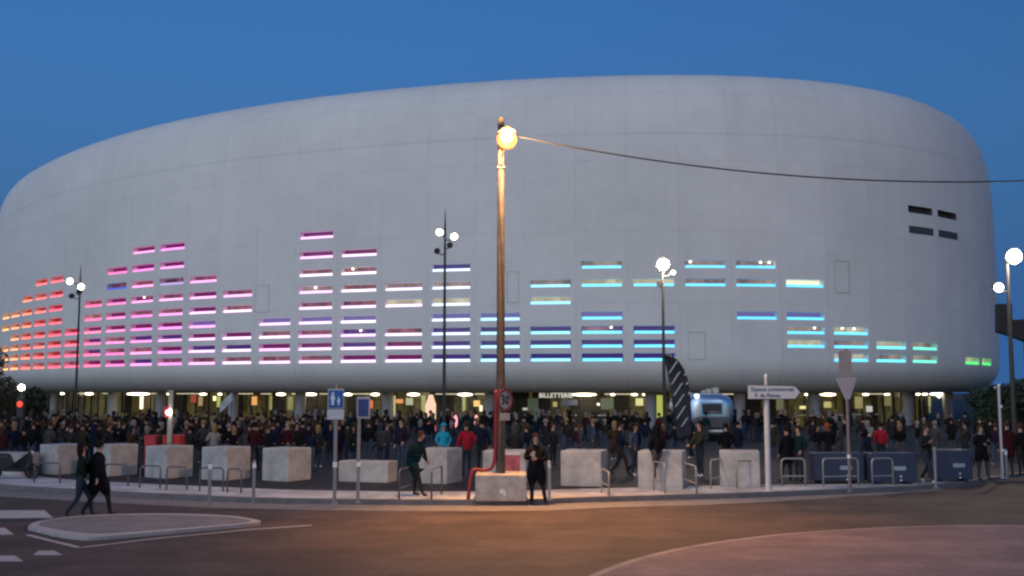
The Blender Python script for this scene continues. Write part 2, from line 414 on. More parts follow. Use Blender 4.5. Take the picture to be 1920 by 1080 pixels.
st = n.new("ShaderNodeTexNoise"); st.inputs["Scale"].default_value = 1.0; st.inputs["Detail"].default_value = 6; l.new(mp.outputs[0], st.inputs["Vector"])
vr_ = n.new("ShaderNodeTexNoise"); vr_.inputs["Scale"].default_value = .22; l.new(uv.outputs[0], vr_.inputs["Vector"])
br = n.new("ShaderNodeMapRange"); br.inputs[1].default_value = .4; br.inputs[2].default_value = .6; l.new(vr_.outputs[0], br.inputs[0])
vseam = mth('MULTIPLY', v1, mth('ADD', mth('MULTIPLY', br.outputs[0], .09), .02))
tot = mth('ADD', vseam, mth('MULTIPLY', h1, .09))
tot = mth('ADD', tot, mth('MULTIPLY', mth('ADD', v2, h2_), .018))
tone = mth('ADD', mth('MULTIPLY', nz.outputs[0], .30), mth('MULTIPLY', st.outputs[0], .10))
# alternate panels differ by a touch
wn_ = n.new("ShaderNodeTexWhiteNoise"); wn_.noise_dimensions = '2D'
cmb = n.new("ShaderNodeCombineXYZ"); l.new(mth('FLOOR', mth('MULTIPLY', sx.outputs[0], .5), 0), cmb.inputs[0]); l.new(mth('FLOOR', mth('MULTIPLY', sx.outputs[1], .714), 0), cmb.inputs[1]); l.new(cmb.outputs[0], wn_.inputs["Vector"])
tone = mth('ADD', tone, mth('MULTIPLY', wn_.outputs[0], .035))
mo = n.new("ShaderNodeTexNoise"); mo.inputs["Scale"].default_value = .5; mo.inputs["Detail"].default_value = 7; mo.inputs["Roughness"].default_value = .7; l.new(uv.outputs[0], mo.inputs["Vector"])
tone = mth('ADD', tone, mth('MULTIPLY', mo.outputs[0], .22))
big = seam(sx.outputs[1], 40.0, -23.2, .16); tot = mth('ADD', tot, mth('MULTIPLY', big, .12))
val = mth('SUBTRACT', mth('ADD', tone, .70), tot)
vm = n.new("ShaderNodeVectorMath"); vm.operation = 'SCALE'; vm.inputs[0].default_value = (.72, .705, .69); l.new(val, vm.inputs["Scale"]); l.new(vm.outputs[0], bs_.inputs["Base Color"])
# soffit under the shell, running in to the glass front
RIN = 7.4
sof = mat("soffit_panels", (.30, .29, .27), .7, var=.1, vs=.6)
b = MB(); ss = [-84.9 + i * 3 for i in range(47)]; 
A_ = [rel((*at(s, rprof(HB) - .0)[:2], HB + .01)) for s in ss]; B_ = [rel((*at(s, RIN)[:2], HB + .35)) for s in ss]; n_ = len(ss)
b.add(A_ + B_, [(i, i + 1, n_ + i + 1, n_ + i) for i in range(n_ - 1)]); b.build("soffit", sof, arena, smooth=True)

white_rev = mat("white_reveal", (.7, .69, .70), .6)
PD = mat("pane_dark_indigo", (.025, .018, .055), .15, emit=(.05, .022, .17), es=.7)  # dim room light and strip glow are given to the dark panes as emission
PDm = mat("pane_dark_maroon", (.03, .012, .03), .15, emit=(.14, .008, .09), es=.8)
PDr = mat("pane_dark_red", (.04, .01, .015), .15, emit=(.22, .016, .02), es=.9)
PW = mat("pane_vent_grille", (.07, .07, .08), .6, var=.3, vs=8)
def room_mat(name, lo, hi, es):
    m = mat(name, (.05, .04, .03), .3); n = m.node_tree.nodes; l = m.node_tree.links
    tc = n.new("ShaderNodeTexCoord"); mp = n.new("ShaderNodeMapping"); mp.inputs["Scale"].default_value = (1.3, 1.3, .7); l.new(tc.outputs["Object"], mp.inputs[0])
    nz = n.new("ShaderNodeTexNoise"); nz.inputs["Scale"].default_value = .55; nz.inputs["Detail"].default_value = 5; nz.inputs["Roughness"].default_value = .75; l.new(mp.outputs[0], nz.inputs["Vector"])
    cr = n.new("ShaderNodeValToRGB"); cr.color_ramp.elements[0].color = (*lo, 1); cr.color_ramp.elements[0].position = .4
    cr.color_ramp.elements[1].color = (*hi, 1); cr.color_ramp.elements[1].position = .62
    l.new(nz.outputs[0], cr.inputs[0]); l.new(cr.outputs[0], n["Principled BSDF"].inputs["Emission Color"]); n["Principled BSDF"].inputs["Emission Strength"].default_value = es * EM
    return m
PC = room_mat("pane_lit_cream", (.30, .27, .20), (.62, .58, .40), .9)
PT = room_mat("pane_lit_tan", (.12, .08, .09), (.36, .27, .24), .9)
PR = room_mat("pane_lit_rose", (.05, .012, .04), (.30, .10, .13), .9)
PL = mat("pane_lavender", (.04, .03, .08), .3, emit=(.13, .11, .30), es=.9)
PY = mat("pane_bright_cream", (.3, .3, .2), .4, emit=(.85, .82, .52), es=1.0)
stops = [(-3, (1, .55, .12)), (-1, (1, .32, .12)), (0, (1, .15, .08)), (2, (1, .07, .11)), (4, (1, .11, .25)), (5, (1, .16, .45)), (7, (1, .28, .75)), (9, (1, .50, .95)), (11, (.98, .58, 1)),
         (13, (.92, .66, 1)), (14, (.62, .72, 1)), (15, (.36, .78, 1)), (17, (.10, .66, .98)), (20, (.06, .50, .98)), (22, (.07, .60, .95)), (23, (.10, .70, .82)), (24, (.10, .72, .50)), (26, (.04, .75, .12)), (27, (.03, .75, .10))]
def ledcol(c):
    for (a, ca), (b, cb) in zip(stops, stops[1:]):
        if a <= c <= b: t = (c - a) / (b - a); return tuple(x * (1 - t) + y * t for x, y in zip(ca, cb))
    return stops[-1][1]
def ledmat(c, r):
    v = random.choice((0, 1, 2)) if 0 <= c < 13 else 0
    if (c, r) == (5, 7): return mat("light_strip_blue", (.2, .2, .2), .5, emit=(.03, .09, .75), es=.9)
    if (c, r) == (7, 7): return mat("light_strip_lavender", (.2, .2, .2), .5, emit=(.55, .40, .85), es=1)
    k = ledcol(c); nm = "light_strip_%d_%d" % (c + 4, v)
    if v == 1: k = (k[0], k[1] * .8, k[2] * 1.0)
    if v == 2: k = (k[0], min(1, k[1] * 1.3), min(1, k[2] * 1.1))
    return mat(nm, (.3, .3, .3), .5, emit=k, es=1.8 if c > 8 else (2.3 if c < 5 else 1.8))
cheekblue = None
def pane_for(c, r):
    if (c, r) == (21, 6): return PY
    if r in (5, 6) and 13 <= c <= 18: return random.choice((PC, PT)) if r == 6 else PC
    if r == 7 and c in (17, 19, 20): return PT
    if c in (19, 20) and r == 6: return PT
    if r == 4 and c >= 10: return PL
    if c >= 21: return random.choice((PT, PT, PC)) if (c, r) != (21, 4) else PL
    if r in (5, 6, 7) and 3 < c < 13: return random.choice((PR, PT, PDm, PR))
    if r == 4 and c >= 5: return PDm if c < 8 else PL
    if c < 4: return random.choice((PDr, PR, PDr))
    if c < 14: return random.choice((PDm, PD, PR)) if r <= 3 else PDm
    return PD
def slot_mb(c, r, revs=True):
    s0_, s1_ = col_s(c) - 1.6, col_s(c) + 1.6; h0, h1_ = hcent[r] - SH / 2, hcent[r] + SH / 2; dp = .62
    if r == 10: h0, h1_ = hcent[11] - 2.0 , hcent[11] - 2.0 + .6
    f = [rel(SP(s0_, h0)), rel(SP(s1_, h0)), rel(SP(s1_, h1_)), rel(SP(s0_, h1_))]
    bk = [rel(SP(s0_, h0, dp)), rel(SP(s1_, h0, dp)), rel(SP(s1_, h1_, dp)), rel(SP(s0_, h1_, dp))]
    return f, bk
def strip_mb(b, c, r):  # one glowing wedge for the strip and the pale sill it lights
    s0_, s1_ = col_s(c) - 1.52, col_s(c) + 1.52; h0 = hcent[r] - SH / 2 + .004; hgt = .21
    def pr(h, d): return [rel(SP(s0_ + (s1_ - s0_) * k / 2, h, d)) for k in range(3)]
    a1, a2, a3, a4 = pr(h0, .03), pr(h0 + .11, .03), pr(h0 + hgt, .20), pr(h0, .40)
    vs = a1 + a2 + a3 + a4; fs = []
    for k in range(2):
        for u, v in ((0, 3), (3, 6), (6, 9), (9, 0)): fs.append((u + k, u + k + 1, v + k + 1, v + k))
    fs += [(0, 3, 6, 9), (2, 11, 8, 5)]
    return b.add(vs, fs)
LAMPS = [(19, 7, -1.1), (20, 7, .5), (20, 7, 1.2), (21, 3, .9), (22, 3, -.6), (22, 3, .5), (6, 6, -.1), (11, 6, -.2), (12, 7, -.7), (12, 3, .1), (17, 3, .7)]
# the 100 windows that show largest are parts, the rest one part
order = sorted(((c, r) for (c, r) in slotset if r < 10), key=lambda k: -(abs(k[0] - 16.5) < 9) * 10 + abs(k[0] - 16))
wparts = order[:92]; rest = order[92:]
for (c, r) in wparts:
    f, bk = slot_mb(c, r); b = MB()
    b.add(f + bk, [(0, 1, 5, 4), (1, 2, 6, 5), (2, 3, 7, 6), (3, 0, 4, 7)]); b.cur = 1; b.add(bk, [(0, 1, 2, 3)])
    wo = b.build("slot_window", [white_rev, pane_for(c, r)], arena)
    b2 = MB(); strip_mb(b2, c, r); b2.build("light_strip", ledmat(c, r), wo)
    for (c_, r_, ds_) in LAMPS:
        if (c_, r_) == (c, r): MB().ball(rel(SP(col_s(c) + ds_, hcent[r] + .19, .35)), .06, 8, 6, (1.5, 1, .8)).build("inner_lamp", mat("inner_lamp_glow", (.8, .8, .8), .5, emit=(1, .86, .6), es=9), wo, smooth=True)
b = MB(); mats_ = [white_rev]; b2 = MB(); m2 = []
for (c, r) in rest:
    f, bk = slot_mb(c, r); b.cur = 0
    b.add(f + bk, [(0, 1, 5, 4), (1, 2, 6, 5), (2, 3, 7, 6), (3, 0, 4, 7)])
    pm = pane_for(c, r)
    if pm not in mats_: mats_.append(pm)
    b.cur = mats_.index(pm); b.add(bk, [(0, 1, 2, 3)])
    lm = ledmat(c, r)
    if lm not in m2: m2.append(lm)
    b2.cur = m2.index(lm); strip_mb(b2, c, r)
ro = b.build("slot_windows", mats_, arena); tag(ro, kind="stuff"); tag(b2.build("light_strips", m2, ro), kind="stuff")
for (c, r) in ((24, 11), (25, 11)):
    f, bk = slot_mb(c, r); b = MB(); b.add(f + bk, [(0, 1, 5, 4), (1, 2, 6, 5), (2, 3, 7, 6), (3, 0, 4, 7), (4, 5, 6, 7)]); b.build("vent_slot", PW, arena)
for c in (24, 25):     # lower vents and the side ones stand as framed louvres on the cladding
    for hq in ((16.0,) if c < 27 else (16.0, 18.0)):
        b = MB(); s0_, s1_ = col_s(c) - 1.6, col_s(c) + 1.6
        f = [rel(SP(s0_, hq, -.03)), rel(SP(s1_, hq, -.03)), rel(SP(s1_, hq + .6, -.03)), rel(SP(s0_, hq + .6, -.03))]
        bk = [rel(SP(s0_, hq, .05)), rel(SP(s1_, hq, .05)), rel(SP(s1_, hq + .6, .05)), rel(SP(s0_, hq + .6, .05))]
        b.add(f + bk, [(0, 1, 2, 3), (0, 1, 5, 4), (1, 2, 6, 5), (2, 3, 7, 6), (3, 0, 4, 7)]); b.build("vent_louvre", PW, arena)
hat = mat("hatch_seam", (.40, .39, .39), .8)
for s0_, s1_, h0, h1_ in ((col_s(15) + .6, col_s(15) + 1.5, 10.0, 12.4), (col_s(18) + 2.6, col_s(18) + 3.9, 5.5, 7.6), (col_s(21) + 2.6, col_s(21) + 3.9, 10.8, 13.3), (col_s(9) + 2.0, col_s(9) + 3.4, 9.7, 12.0)):
    b = MB()
    for (p, q_) in (((s0_, h0), (s1_, h0)), ((s1_, h0), (s1_, h1_)), ((s1_, h1_), (s0_, h1_)), ((s0_, h1_), (s0_, h0))):
        b.tube([rel(SP(*p)), rel(SP(*q_))], .02, 5)
    b.build("access_hatch", hat, arena)
# columns under the overhang
colm = mat("column_concrete", (.36, .355, .38), .7, var=.08, vs=.8)
def s_at_px(px, r):
    best = None; s = -84
    while s < 56:
        x, y, t = at(s, r); u = 960 + F * x / (y * cp + (1.5 - CAMH) * sp)
        if best is None or abs(u - px) < best[0]: best = (abs(u - px), s)
        s += .1
    return best[1]
for i, px in enumerate((102, 212, 300, 438, 562, 728, 917, 1222, 1385, 1528, 1700, 1790)):
    s = s_at_px(px, 4.6); x, y, t = at(s, 4.6); p = rel((x, y, .1))
    k = .45 if i % 2 == 0 else -.2
    b = MB(); b.tube([p, p + Vector((k * .3, 0, 3.1))], [.42, .50], 16, caps=False); b.build("column", colm, arena, smooth=True)
# glass front
glm = mat("entrance_glass", (.02, .022, .02), .06, spec=.8)
frm = mat("dark_frame", (.03, .03, .03), .5)
ins = room_mat("foyer_wall", (.004, .004, .002), (.09, .075, .016), .8)  # the lit foyer is painted on this wall as patchy emission
def ribbon(name, r, z0, z1, m, s0_=-84, s1_=56, par=arena, st=2.0):
    b = MB(); ss = []; s = s0_
    while s <= s1_: ss.append(s); s += st
    A = [rel((*at(s, r)[:2], z0)) for s in ss]; B = [rel((*at(s, r)[:2], z1)) for s in ss]; k = len(ss)
    b.add(A + B, [(i, i + 1, k + i + 1, k + i) for i in range(k - 1)]); return b.build(name, m, par)
ribbon("foyer_wall", RIN - .6, .05, HB + .3, ins)
b = MB(); s = -84
while s < 56:
    x, y, t = at(s, RIN - .9); b.box(rel((x, y, 1.65)), (.10, .16, 3.1), t); s += 2.0
for z in (.3, 2.35):
    s = -84
    while s < 55.9:
        x, y, t = at(s, RIN - .9); x2, y2, _ = at(s + 2, RIN - .9); b.box(rel(((x + x2) / 2, (y + y2) / 2, z)), (math.hypot(x2 - x, y2 - y), .08, .07), math.atan2(y2 - y, x2 - x)); s += 2
b.build("door_frames", frm, arena)
lampm = mat("soffit_lamp", (.8, .8, .8), .5, emit=(1.0, .86, .60), es=9)
lampt = mat("soffit_tube", (.8, .8, .8), .5, emit=(1.0, .88, .58), es=1.1)
def oval(px, wpx, hgt, m_, r=5.4, z=2.80, name="soffit_light"):
    s = s_at_px(px, r); x, y, t = at(s, r); wd = wpx * y / F / 2
    b = MB(); b.ball(rel((x, y, z)), 1, 14, 6, (wd, min(wd, .5), hgt)); return b.build(name, m_, arena, smooth=True)
for px, wp in ((110, 20), (166, 16), (258, 44), (316, 8), (380, 14), (412, 8), (526, 18), (582, 24), (652, 16), (703, 16), (776, 24), (873, 28), (1096, 46), (1150, 8), (1190, 12), (1212, 12), (1515, 12), (1553, 30), (1624, 12), (1664, 10), (1722, 8), (1735, 10), (1765, 36)):
    oval(px, wp, .10 if wp > 14 else .07, lampm)
for px, wp in ((150, 22), (196, 16), (290, 36), (350, 60), (458, 40), (498, 24), (556, 24), (612, 30), (680, 50), (826, 20), (846, 40), (905, 30), (1165, 60), (1350, 90), (1534, 40), (1650, 60), (1795, 40), (60, 20)):
    s = s_at_px(px, 5.4); x, y, t = at(s, 5.4); b = MB(); b.box(rel((x, y, 2.84)), (wp * y / F, .12, .05), t); b.build("soffit_tube", lampt, arena)
for px, dzz in ((1782, 2.62), (1806, 2.66), (1820, 2.74), (1836, 2.70), (1848, 2.76), (1760, 2.6), (1796, 2.5)):
    oval(px, 6, .07, mat("cool_lamp", (.8, .8, .8), .5, emit=(.85, 1, .6), es=3), z=dzz)
# lit panels seen in the foyer: coloured posters and screens
def lit(px, wpx, z0, z1, col, es, name="lit_panel", r=RIN - 1.1, slant=0):
    s = s_at_px(px, r); x, y, t = at(s, r); wd = wpx * y / F
    M = Matrix.Rotation(t, 3, 'Z') @ Matrix.Rotation(slant, 3, 'Y')
    b = MB(); b.box(rel((x, y, (z0 + z1) / 2)), (wd, .08, z1 - z0), M=M)
    return b.build(name, mat("glow_%d_%d_%d" % tuple(int(c * 99) for c in col), (.1, .1, .1), .5, emit=col, es=es), arena)
for a in ((265, 9, 1.3, 2.6, (1, .75, .42), 2.2), (70, 10, 1.0, 2.7, (.36, .34, .20), .7), (98, 12, 1.3, 2.7, (.12, .14, .08), .8), (362, 14, 2.0, 2.7, (.5, .06, .04), .6), (376, 10, 1.7, 2.6, (.5, .33, .14), .7),
          (402, 6, 2.2, 2.6, (1, .9, .4), 2), (410, 8, 1.6, 2.6, (.45, .5, .12), .8), (476, 12, 1.8, 2.6, (.9, .42, .12), .9), (508, 5, 1.4, 2.7, (.3, .3, .1), .8), (545, 12, 1.4, 2.6, (.20, .20, .06), .8),
          (695, 6, 1.6, 2.3, (.9, .16, .07), .8), (748, 14, 2.05, 2.4, (.9, .32, .10), .9), (767, 14, 1.9, 2.5, (.45, .47, .30), .8), (740, 3, .9, 2.7, (.6, .6, .3), .8), (795, 8, 1.2, 2.7, (.34, .36, .10), .8),
          (870, 6, 1.2, 2.7, (.35, .36, .12), .8), (893, 12, 1.8, 2.3, (1, .62, .2), .9), (902, 5, 1.4, 1.9, (1, .8, .5), 1.5), (1068, 30, 1.9, 2.4, (.02, .03, .07), .8), (1138, 24, 1.6, 2.5, (.07, .10, .05), .8),
          (1200, 14, 1.9, 2.5, (.75, .70, .30), .9), (1239, 17, .9, 2.75, (.42, .46, .08), .95), (1462, 14, 1.5, 2.6, (.14, .14, .07), .8), (1552, 16, 1.7, 2.2, (.50, .44, .14), .8), (1505, 12, 1.6, 1.85, (.9, .8, .35), 1),
          (1610, 20, 1.6, 2.6, (.30, .25, .09), .8), (1665, 22, 1.8, 2.6, (.20, .18, .07), .8), (1697, 16, 1.3, 2.7, (.48, .50, .10), .9), (1752, 24, 1.6, 2.6, (.26, .25, .09), .8), (1780, 6, 1, 2.6, (.3, .28, .1), .8), (1800, 6, 1, 2.6, (.3, .28, .1), .8),
          (1630, 16, 1.3, 1.8, (.6, .6, .55), .8), (985, 10, 1.5, 1.7, (.5, .5, .4), .9), (1040, 8, 1.8, 2.2, (.5, .38, .12), .8), (1122, 5, 1.9, 2.1, (1, .95, .7), 1.5), (1000, 20, 1.0, 2.5, (.04, .06, .03), .8)):
    lit(*a)
for px, wp in ((130, 40), (240, 26), (335, 50), (440, 40), (520, 34), (600, 30), (665, 34), (735, 20), (830, 44), (885, 14), (975, 36), (1015, 34), (1100, 60), (1165, 30), (1395, 70), (1450, 20), (1590, 22), (1640, 16), (1725, 22), (1830, 30)):
    s = s_at_px(px, RIN - .8); x, y, t = at(s, RIN - .8); b = MB(); b.box(rel((x, y, 1.7)), (wp * y / F, .1, 2.6), t); b.build("added_dark_panel", mat("added_panel_dark", (.035, .03, .022), .7, var=.3, vs=1), arena)  # dark panels added at intervals to dim and break up the foyer glow
# counters of the ticket windows
for px, wp in ((990, 18), (1070, 24), (1128, 16), (1500, 14), (1572, 12), (1606, 14), (1640, 10)):
    s = s_at_px(px, RIN - 1.5); x, y, t = at(s, RIN - 1.5); b = MB(); b.box(rel((x, y, 1.1)), (wp * y / F, .5, .08), t)
    b.build("ticket_counter", mat("counter_white", (.7, .7, .68), .5), arena)
s = s_at_px(1042, 5.2); x, y, t = at(s, 5.2)
sg = text("ticket_sign", "BILLETTERIE", .52, mat("sign_white_glow", (.8, .8, .8), .5, emit=(1, .97, .85), es=.6), arena, rel((x, y, 2.72)), (pi / 2, 0, t), bold=.012)

# ------------------------------------------------------------------ lamps
steel = mat("galvanised_steel", (.22, .22, .23), .5, .6, var=.1, vs=5)
dkm = mat("dark_painted_metal", (.035, .035, .04), .5, .2)
wood = mat("weathered_wood_pole", (.085, .068, .055), .85, var=.35, vs=5, bump=.4, bs=20)
conc = mat("cast_concrete", (.42, .40, .39), .85, var=.3, vs=1.6, bump=.5, bs=18)
def point(name, loc, energy, col, rad, par=None):
    L = bpy.data.lights.new(name, 'POINT'); L.energy = energy; L.color = col; L.shadow_soft_size = rad
    o = bpy.data.objects.new(name, L); C.objects.link(o); o.location = loc
    if par: o.parent = par
    return o
# central wooden pole, standing in the near concrete block
PB = G(938, 941); PB = Vector((PB.x, PB.y + .75, .12)); BLK_H = .72
pl = empty("street_lamp", (PB.x, PB.y, .98), label="tall wooden pole with glowing orange lamp, rising from the near concrete block", cat="street lamp")
MB().tube([(0, 0, -.16), (0, 0, 4), (0, 0, 9.9)], [.13, .115, .09], 14).build("pole", wood, pl, smooth='auto')
MB().tube([(0, -.05, 8.7), (.12, -.25, 9.0), (.16, -.35, 9.22)], .035, 8).tube([(0, -.1, 8.5), (.05, -.18, 8.52)], .05, 8).box((0, -.02, 8.45), (.22, .24, .05)).build("bracket", dkm, pl, smooth='auto')
MB().tube([(.02, -.12, .2), (.10, -.09, 3), (.02, -.115, 6.0), (-.05, -.10, 7.5), (0, -.1, 8.5)], .016, 6).build("cable_run", dkm, pl)
for sx_ in (0,): pass
lf = MB().ball((.17, -.42, 9.25), 1, 18, 12, (.15, .15, .13)).build("lamp_glass", mat("sodium_glow", (.9, .8, .6), .4, emit=(1, .50, .08), es=120), pl, smooth=True)
MB().lathe([(.03, .0), (.17, -.05), (.27, -.15), (.28, -.17), (.17, -.03), (.03, .03)], (0, 0, 0), 24).build("reflector", mat("amber_halo_dish", (.16, .022, .001), .7), pl, smooth=True)  # dish added behind the glass, its amber colour stands in for the lamp's halo
rf = pl.children[-1]; rf.location = (.17, -.28, 9.25); rf.rotation_euler = (radians(-62), 0, 0)
MB().lathe([(.05, .30), (.16, .27), (.24, .18), (.28, .12)], (.17, -.42, 9.25), 18).build("lamp_hood", mat("lamp_hood_metal", (.5, .36, .18), .4, .3), pl, smooth=True)
point("lamp_spill", (.3, -1.3, 9.0), 1400, (1, .58, .28), .25, pl)
sl_ = bpy.data.lights.new("lamp_light", 'SPOT'); sl_.energy = 3600; sl_.color = (1, .42, .08); sl_.spot_size = radians(84); sl_.spot_blend = 1.0; sl_.shadow_soft_size = .25
slo = bpy.data.objects.new("lamp_light", sl_); C.objects.link(slo); slo.parent = pl; slo.location = (.17, -.85, 9.0); slo.rotation_euler = Vector((1.6, -3.6, -10)).to_track_quat('-Z', 'Y').to_euler()
# overhead cable
a = Vector((PB.x, PB.y, 10.45)); e = Vector((PB.x + 25.6, 30.5, 10.45)); b = MB(); pts = []
for i in range(41):
    t = i / 40; p = a.lerp(e, t); p.z -= 4 * 1.37 * t * (1 - t); pts.append(p)
b.tube(pts, .022, 6); cb = b.build("overhead_cable", dkm); tag(cb, "thin black cable sagging across the sky from the wooden pole", "cable")

def mast(px, Y, top, lights, label, kind="white", r=.085, arm=0.22):
    p = XY(px, Y); t = empty("mast_lamp", p, label=label, cat="lamp mast")
    b = MB(); b.tube([(0, 0, 0), (0, 0, 1.2), (0, 0, top * .6), (0, 0, top - .9), (0, 0, top)], [r * 1.15, r, r * .8, r * .6, .015], 10); b.box((0, 0, .02), (.35, .35, .04)); b.build("pole", dkm, t, smooth='auto')
    for (lx, ly, on, size) in lights:
        q = D(lx, ly, Y) - p; sd = 1 if q.x > 0 else -1
        MB().tube([(0, 0, q.z - .12), (q.x * .5, -.05, q.z - .15), (q.x, -.1, q.z + .02)], .03, 6).build("arm", dkm, t)
        hd = MB().tube([(q.x, .02, q.z + .06), (q.x, -.22, q.z - .0)], [size * 1.0, size * 1.12], 14).build("lamp_head", dkm, t, smooth='auto')
        gm = mat("lamp_white_glow", (.9, .9, .85), .4, emit=(1, .90, .70), es=26) if on == 1 else mat("lamp_strong_glow", (.9, .9, .85), .4, emit=(1, .78, .45), es=400) if on == 2 else mat("lamp_cool_glow", (.9, .9, .85), .4, emit=(.95, .92, 1), es=30)
        if on:
            g = MB().ball((q.x, -.24, q.z), size, 14, 8, (1.0, .45, .95)); g.build("lamp_glass", gm, hd, smooth=True)
        if on == 2: point("lamp_light", p + Vector((q.x, -.7, q.z - .1)), 420, (1, .82, .58), .2)
    return t
mast(832, 50, 11.5, [(825, 437, 1, .15), (852, 445, 1, .15), (844, 461, 0, .13), (820, 472, 0, .13)], "slender dark mast with four spotlights, two of them lit, left of the wooden pole")
mast(139, 68, 11.0, [(134, 528, 1, .19), (155, 538, 1, .19), (136, 556, 0, .15), (150, 549, 0, .15)], "slender dark mast with two lit white spotlights before the red windows on the left")
mast(1247, 50, 9.6, [(1242, 497, 2, .26), (1261, 512, 1, .09), (1236, 533, 0, .14)], "slender dark mast with a dazzling lamp behind the feather banner")
mast(1905, 45, 9.0, [(1897, 482, 2, .30), (1868, 540, 3, .19)], "dark lamp mast with dazzling lamp at the right edge of the scene", r=.11)

# ------------------------------------------------------------------ concrete blocks
def block(x0, x1, xs_, yt, yb, label, low=False, name="concrete_block", m_=None, cat="concrete block"):
    g = G((x0 + xs_) / 2, yb); sc_ = F / g.y
    a_w = (xs_ - x0) / sc_; c_w = max(.12, (x1 - xs_) / sc_); h = (yb - yt) / sc_ * 1.0
    h = h + .0
    side = 1.15 if not low else .8
    ang = math.atan2(c_w, side) if c_w < side else .75
    ang = min(ang, .7); L = a_w / cos(ang)
    t = empty(name, (g.x + side / 2 * sin(ang), g.y + side / 2 * cos(ang), .12), -ang, label=label, cat=cat, group="concrete blocks barring the plaza")
    b = MB(); b.box((0, 0, h / 2), (L, side, h)); b.build("block", m_ or conc, t, bevel=.045, seg=3)
    MB().tube([(-.18, 0, h - .02), (-.16, 0, h + .05), (0, 0, h + .09), (.16, 0, h + .05), (.18, 0, h - .02)], .012, 6).build("lifting_eye", dkm, t)
    return t
blist = [(66, 150, 112, 835, 890, "leftmost big concrete cube, partly behind the walking couple"), (168, 252, 210, 835, 893, "concrete cube just right of the walking couple"),
         (265, 357, 316, 838, 897, "concrete cube with two red boxes showing behind it"), (372, 463, 428, 840, 901, "concrete cube fourth from the left, bollard in front of it"),
         (487, 580, 543, 842, 903, "concrete cube left of the blue pedestrian sign"), (782, 866, 838, 843, 908, "concrete cube beside the seated person in teal jacket, lit orange on its side"),
         (1052, 1145, 1126, 847, 913, "concrete cube right of the person holding a phone"), (1198, 1297, 1278, 848, 917, "concrete cube behind the person standing on a hoop"),
         (1352, 1437, 1424, 848, 914, "concrete cube left of the white direction signpost")]
for a in blist: block(*a)
block(632, 742, 728, 866, 905, "low concrete block between the two blue sign posts", low=True)
block(-30, 64, 46, 850, 892, "pale low concrete block behind the scooter at far left", low=True)
t = block(905, 990, 986, 847, 908, "concrete block with faded red poster, behind the wooden pole")
pr = MB().box((.22, -.585, .62), (.58, .01, .62)).build("red_poster", mat("faded_red_poster", (.42, .10, .12), .7, var=.4, vs=3), t)
MB().box((.22, -.592, .98), (.60, .01, .10)).build("poster_strip", mat("poster_white", (.6, .55, .56), .7), t)
# near block carrying the pole
g = PB; t = empty("concrete_block", (g.x + .02, g.y, .12), 0.0, label="weathered near concrete block holding the base of the wooden lamp pole", cat="concrete block", group="concrete blocks barring the plaza")
MB().box((0, 0, BLK_H / 2), (1.40, 1.3, BLK_H)).build("block", mat("stained_concrete", (.40, .36, .33), .85, var=.3, vs=3, bump=.6, bs=14), t, bevel=.05, seg=3)
bq = MB(); bq.add([(-.06, -.653, .30), (-.02, -.653, .20), (.05, -.653, .22), (.08, -.653, .12), (.13, -.653, .20), (.10, -.653, .31), (.02, -.653, .34)], [(0, 1, 2, 3, 4, 5, 6)]); bq.build("white_scrap", mat("paper_white", (.7, .68, .66), .7), t)
# red hose
pts = [PB + Vector(v) for v in ((-.88, -.35, .03), (-.84, -.28, .45), (-.76, -.2, .80), (-.50, -.15, .80), (-.24, -.14, .88), (-.15, -.10, 1.3), (-.14, -.10, 2.2), (-.13, -.09, 3.0))]
ho = MB().tube(smooth_line(pts, 6), .05, 8).build("hose", mat("red_plastic", (.20, .018, .028), .5), smooth=True); tag(ho, "red flexible hose climbing from the pavement up the wooden pole", "hose")
# speed sign on the pole
def disc(mb, c, r, y0, y1, n=32, r0=0, sx_=1.0):
    out = [(c[0] + r * sx_ * cos(2 * pi * k / n), c[1] + r * cos(0) * sin(2 * pi * k / n)) for k in range(n)]
    if not r0: return mb.prism(out, y0, y1)
    inn_ = [(c[0] + r0 * sx_ * cos(2 * pi * k / n), c[1] + r0 * sin(2 * pi * k / n)) for k in range(n)]
    vs = [(x, y, z) for y in (y0, y1) for o in (out, inn_) for x, z in o]
    fs = []
    for k in range(n):
        k2 = (k + 1) % n; fs += [(k, k2, n + k2, n + k), (2*n + k2, 2*n + k, 3*n + k, 3*n + k2), (k, 2*n + k, 2*n + k2, k2), (n + k2, 3*n + k2, 3*n + k, n + k)]
    return mb.add(vs, fs)
signred = mat("sign_red", (.15, .03, .04), .6); signwhite = mat("sign_white", (.40, .40, .42), .6); signblue = mat("sign_blue", (.015, .10, .36), .45); signblk = mat("sign_black", (.03, .03, .035), .6)
p = D(947, 750, 29.6); t = empty("speed_sign", p, .88, label="round red bordered 30 speed sign with small plate on wooden pole", cat="sign")
disc(MB(), (0, 0), .31, 0, .02).build("sign_face", signwhite, t); disc(MB(), (0, 0), .325, -.012, .004, r0=.245).build("red_border", signred, t)
text("number", "30", .36, signblk, t, (0, -.006, -.005), bold=.006)
MB().box((0, .0, -.46), (.42, .02, .20)).build("small_plate", mat("grey_plate", (.38, .38, .42), .5), t, bevel=.008)
MB().box((0, .06, -.1), (.06, .10, .9)).build("bracket", dkm, t)

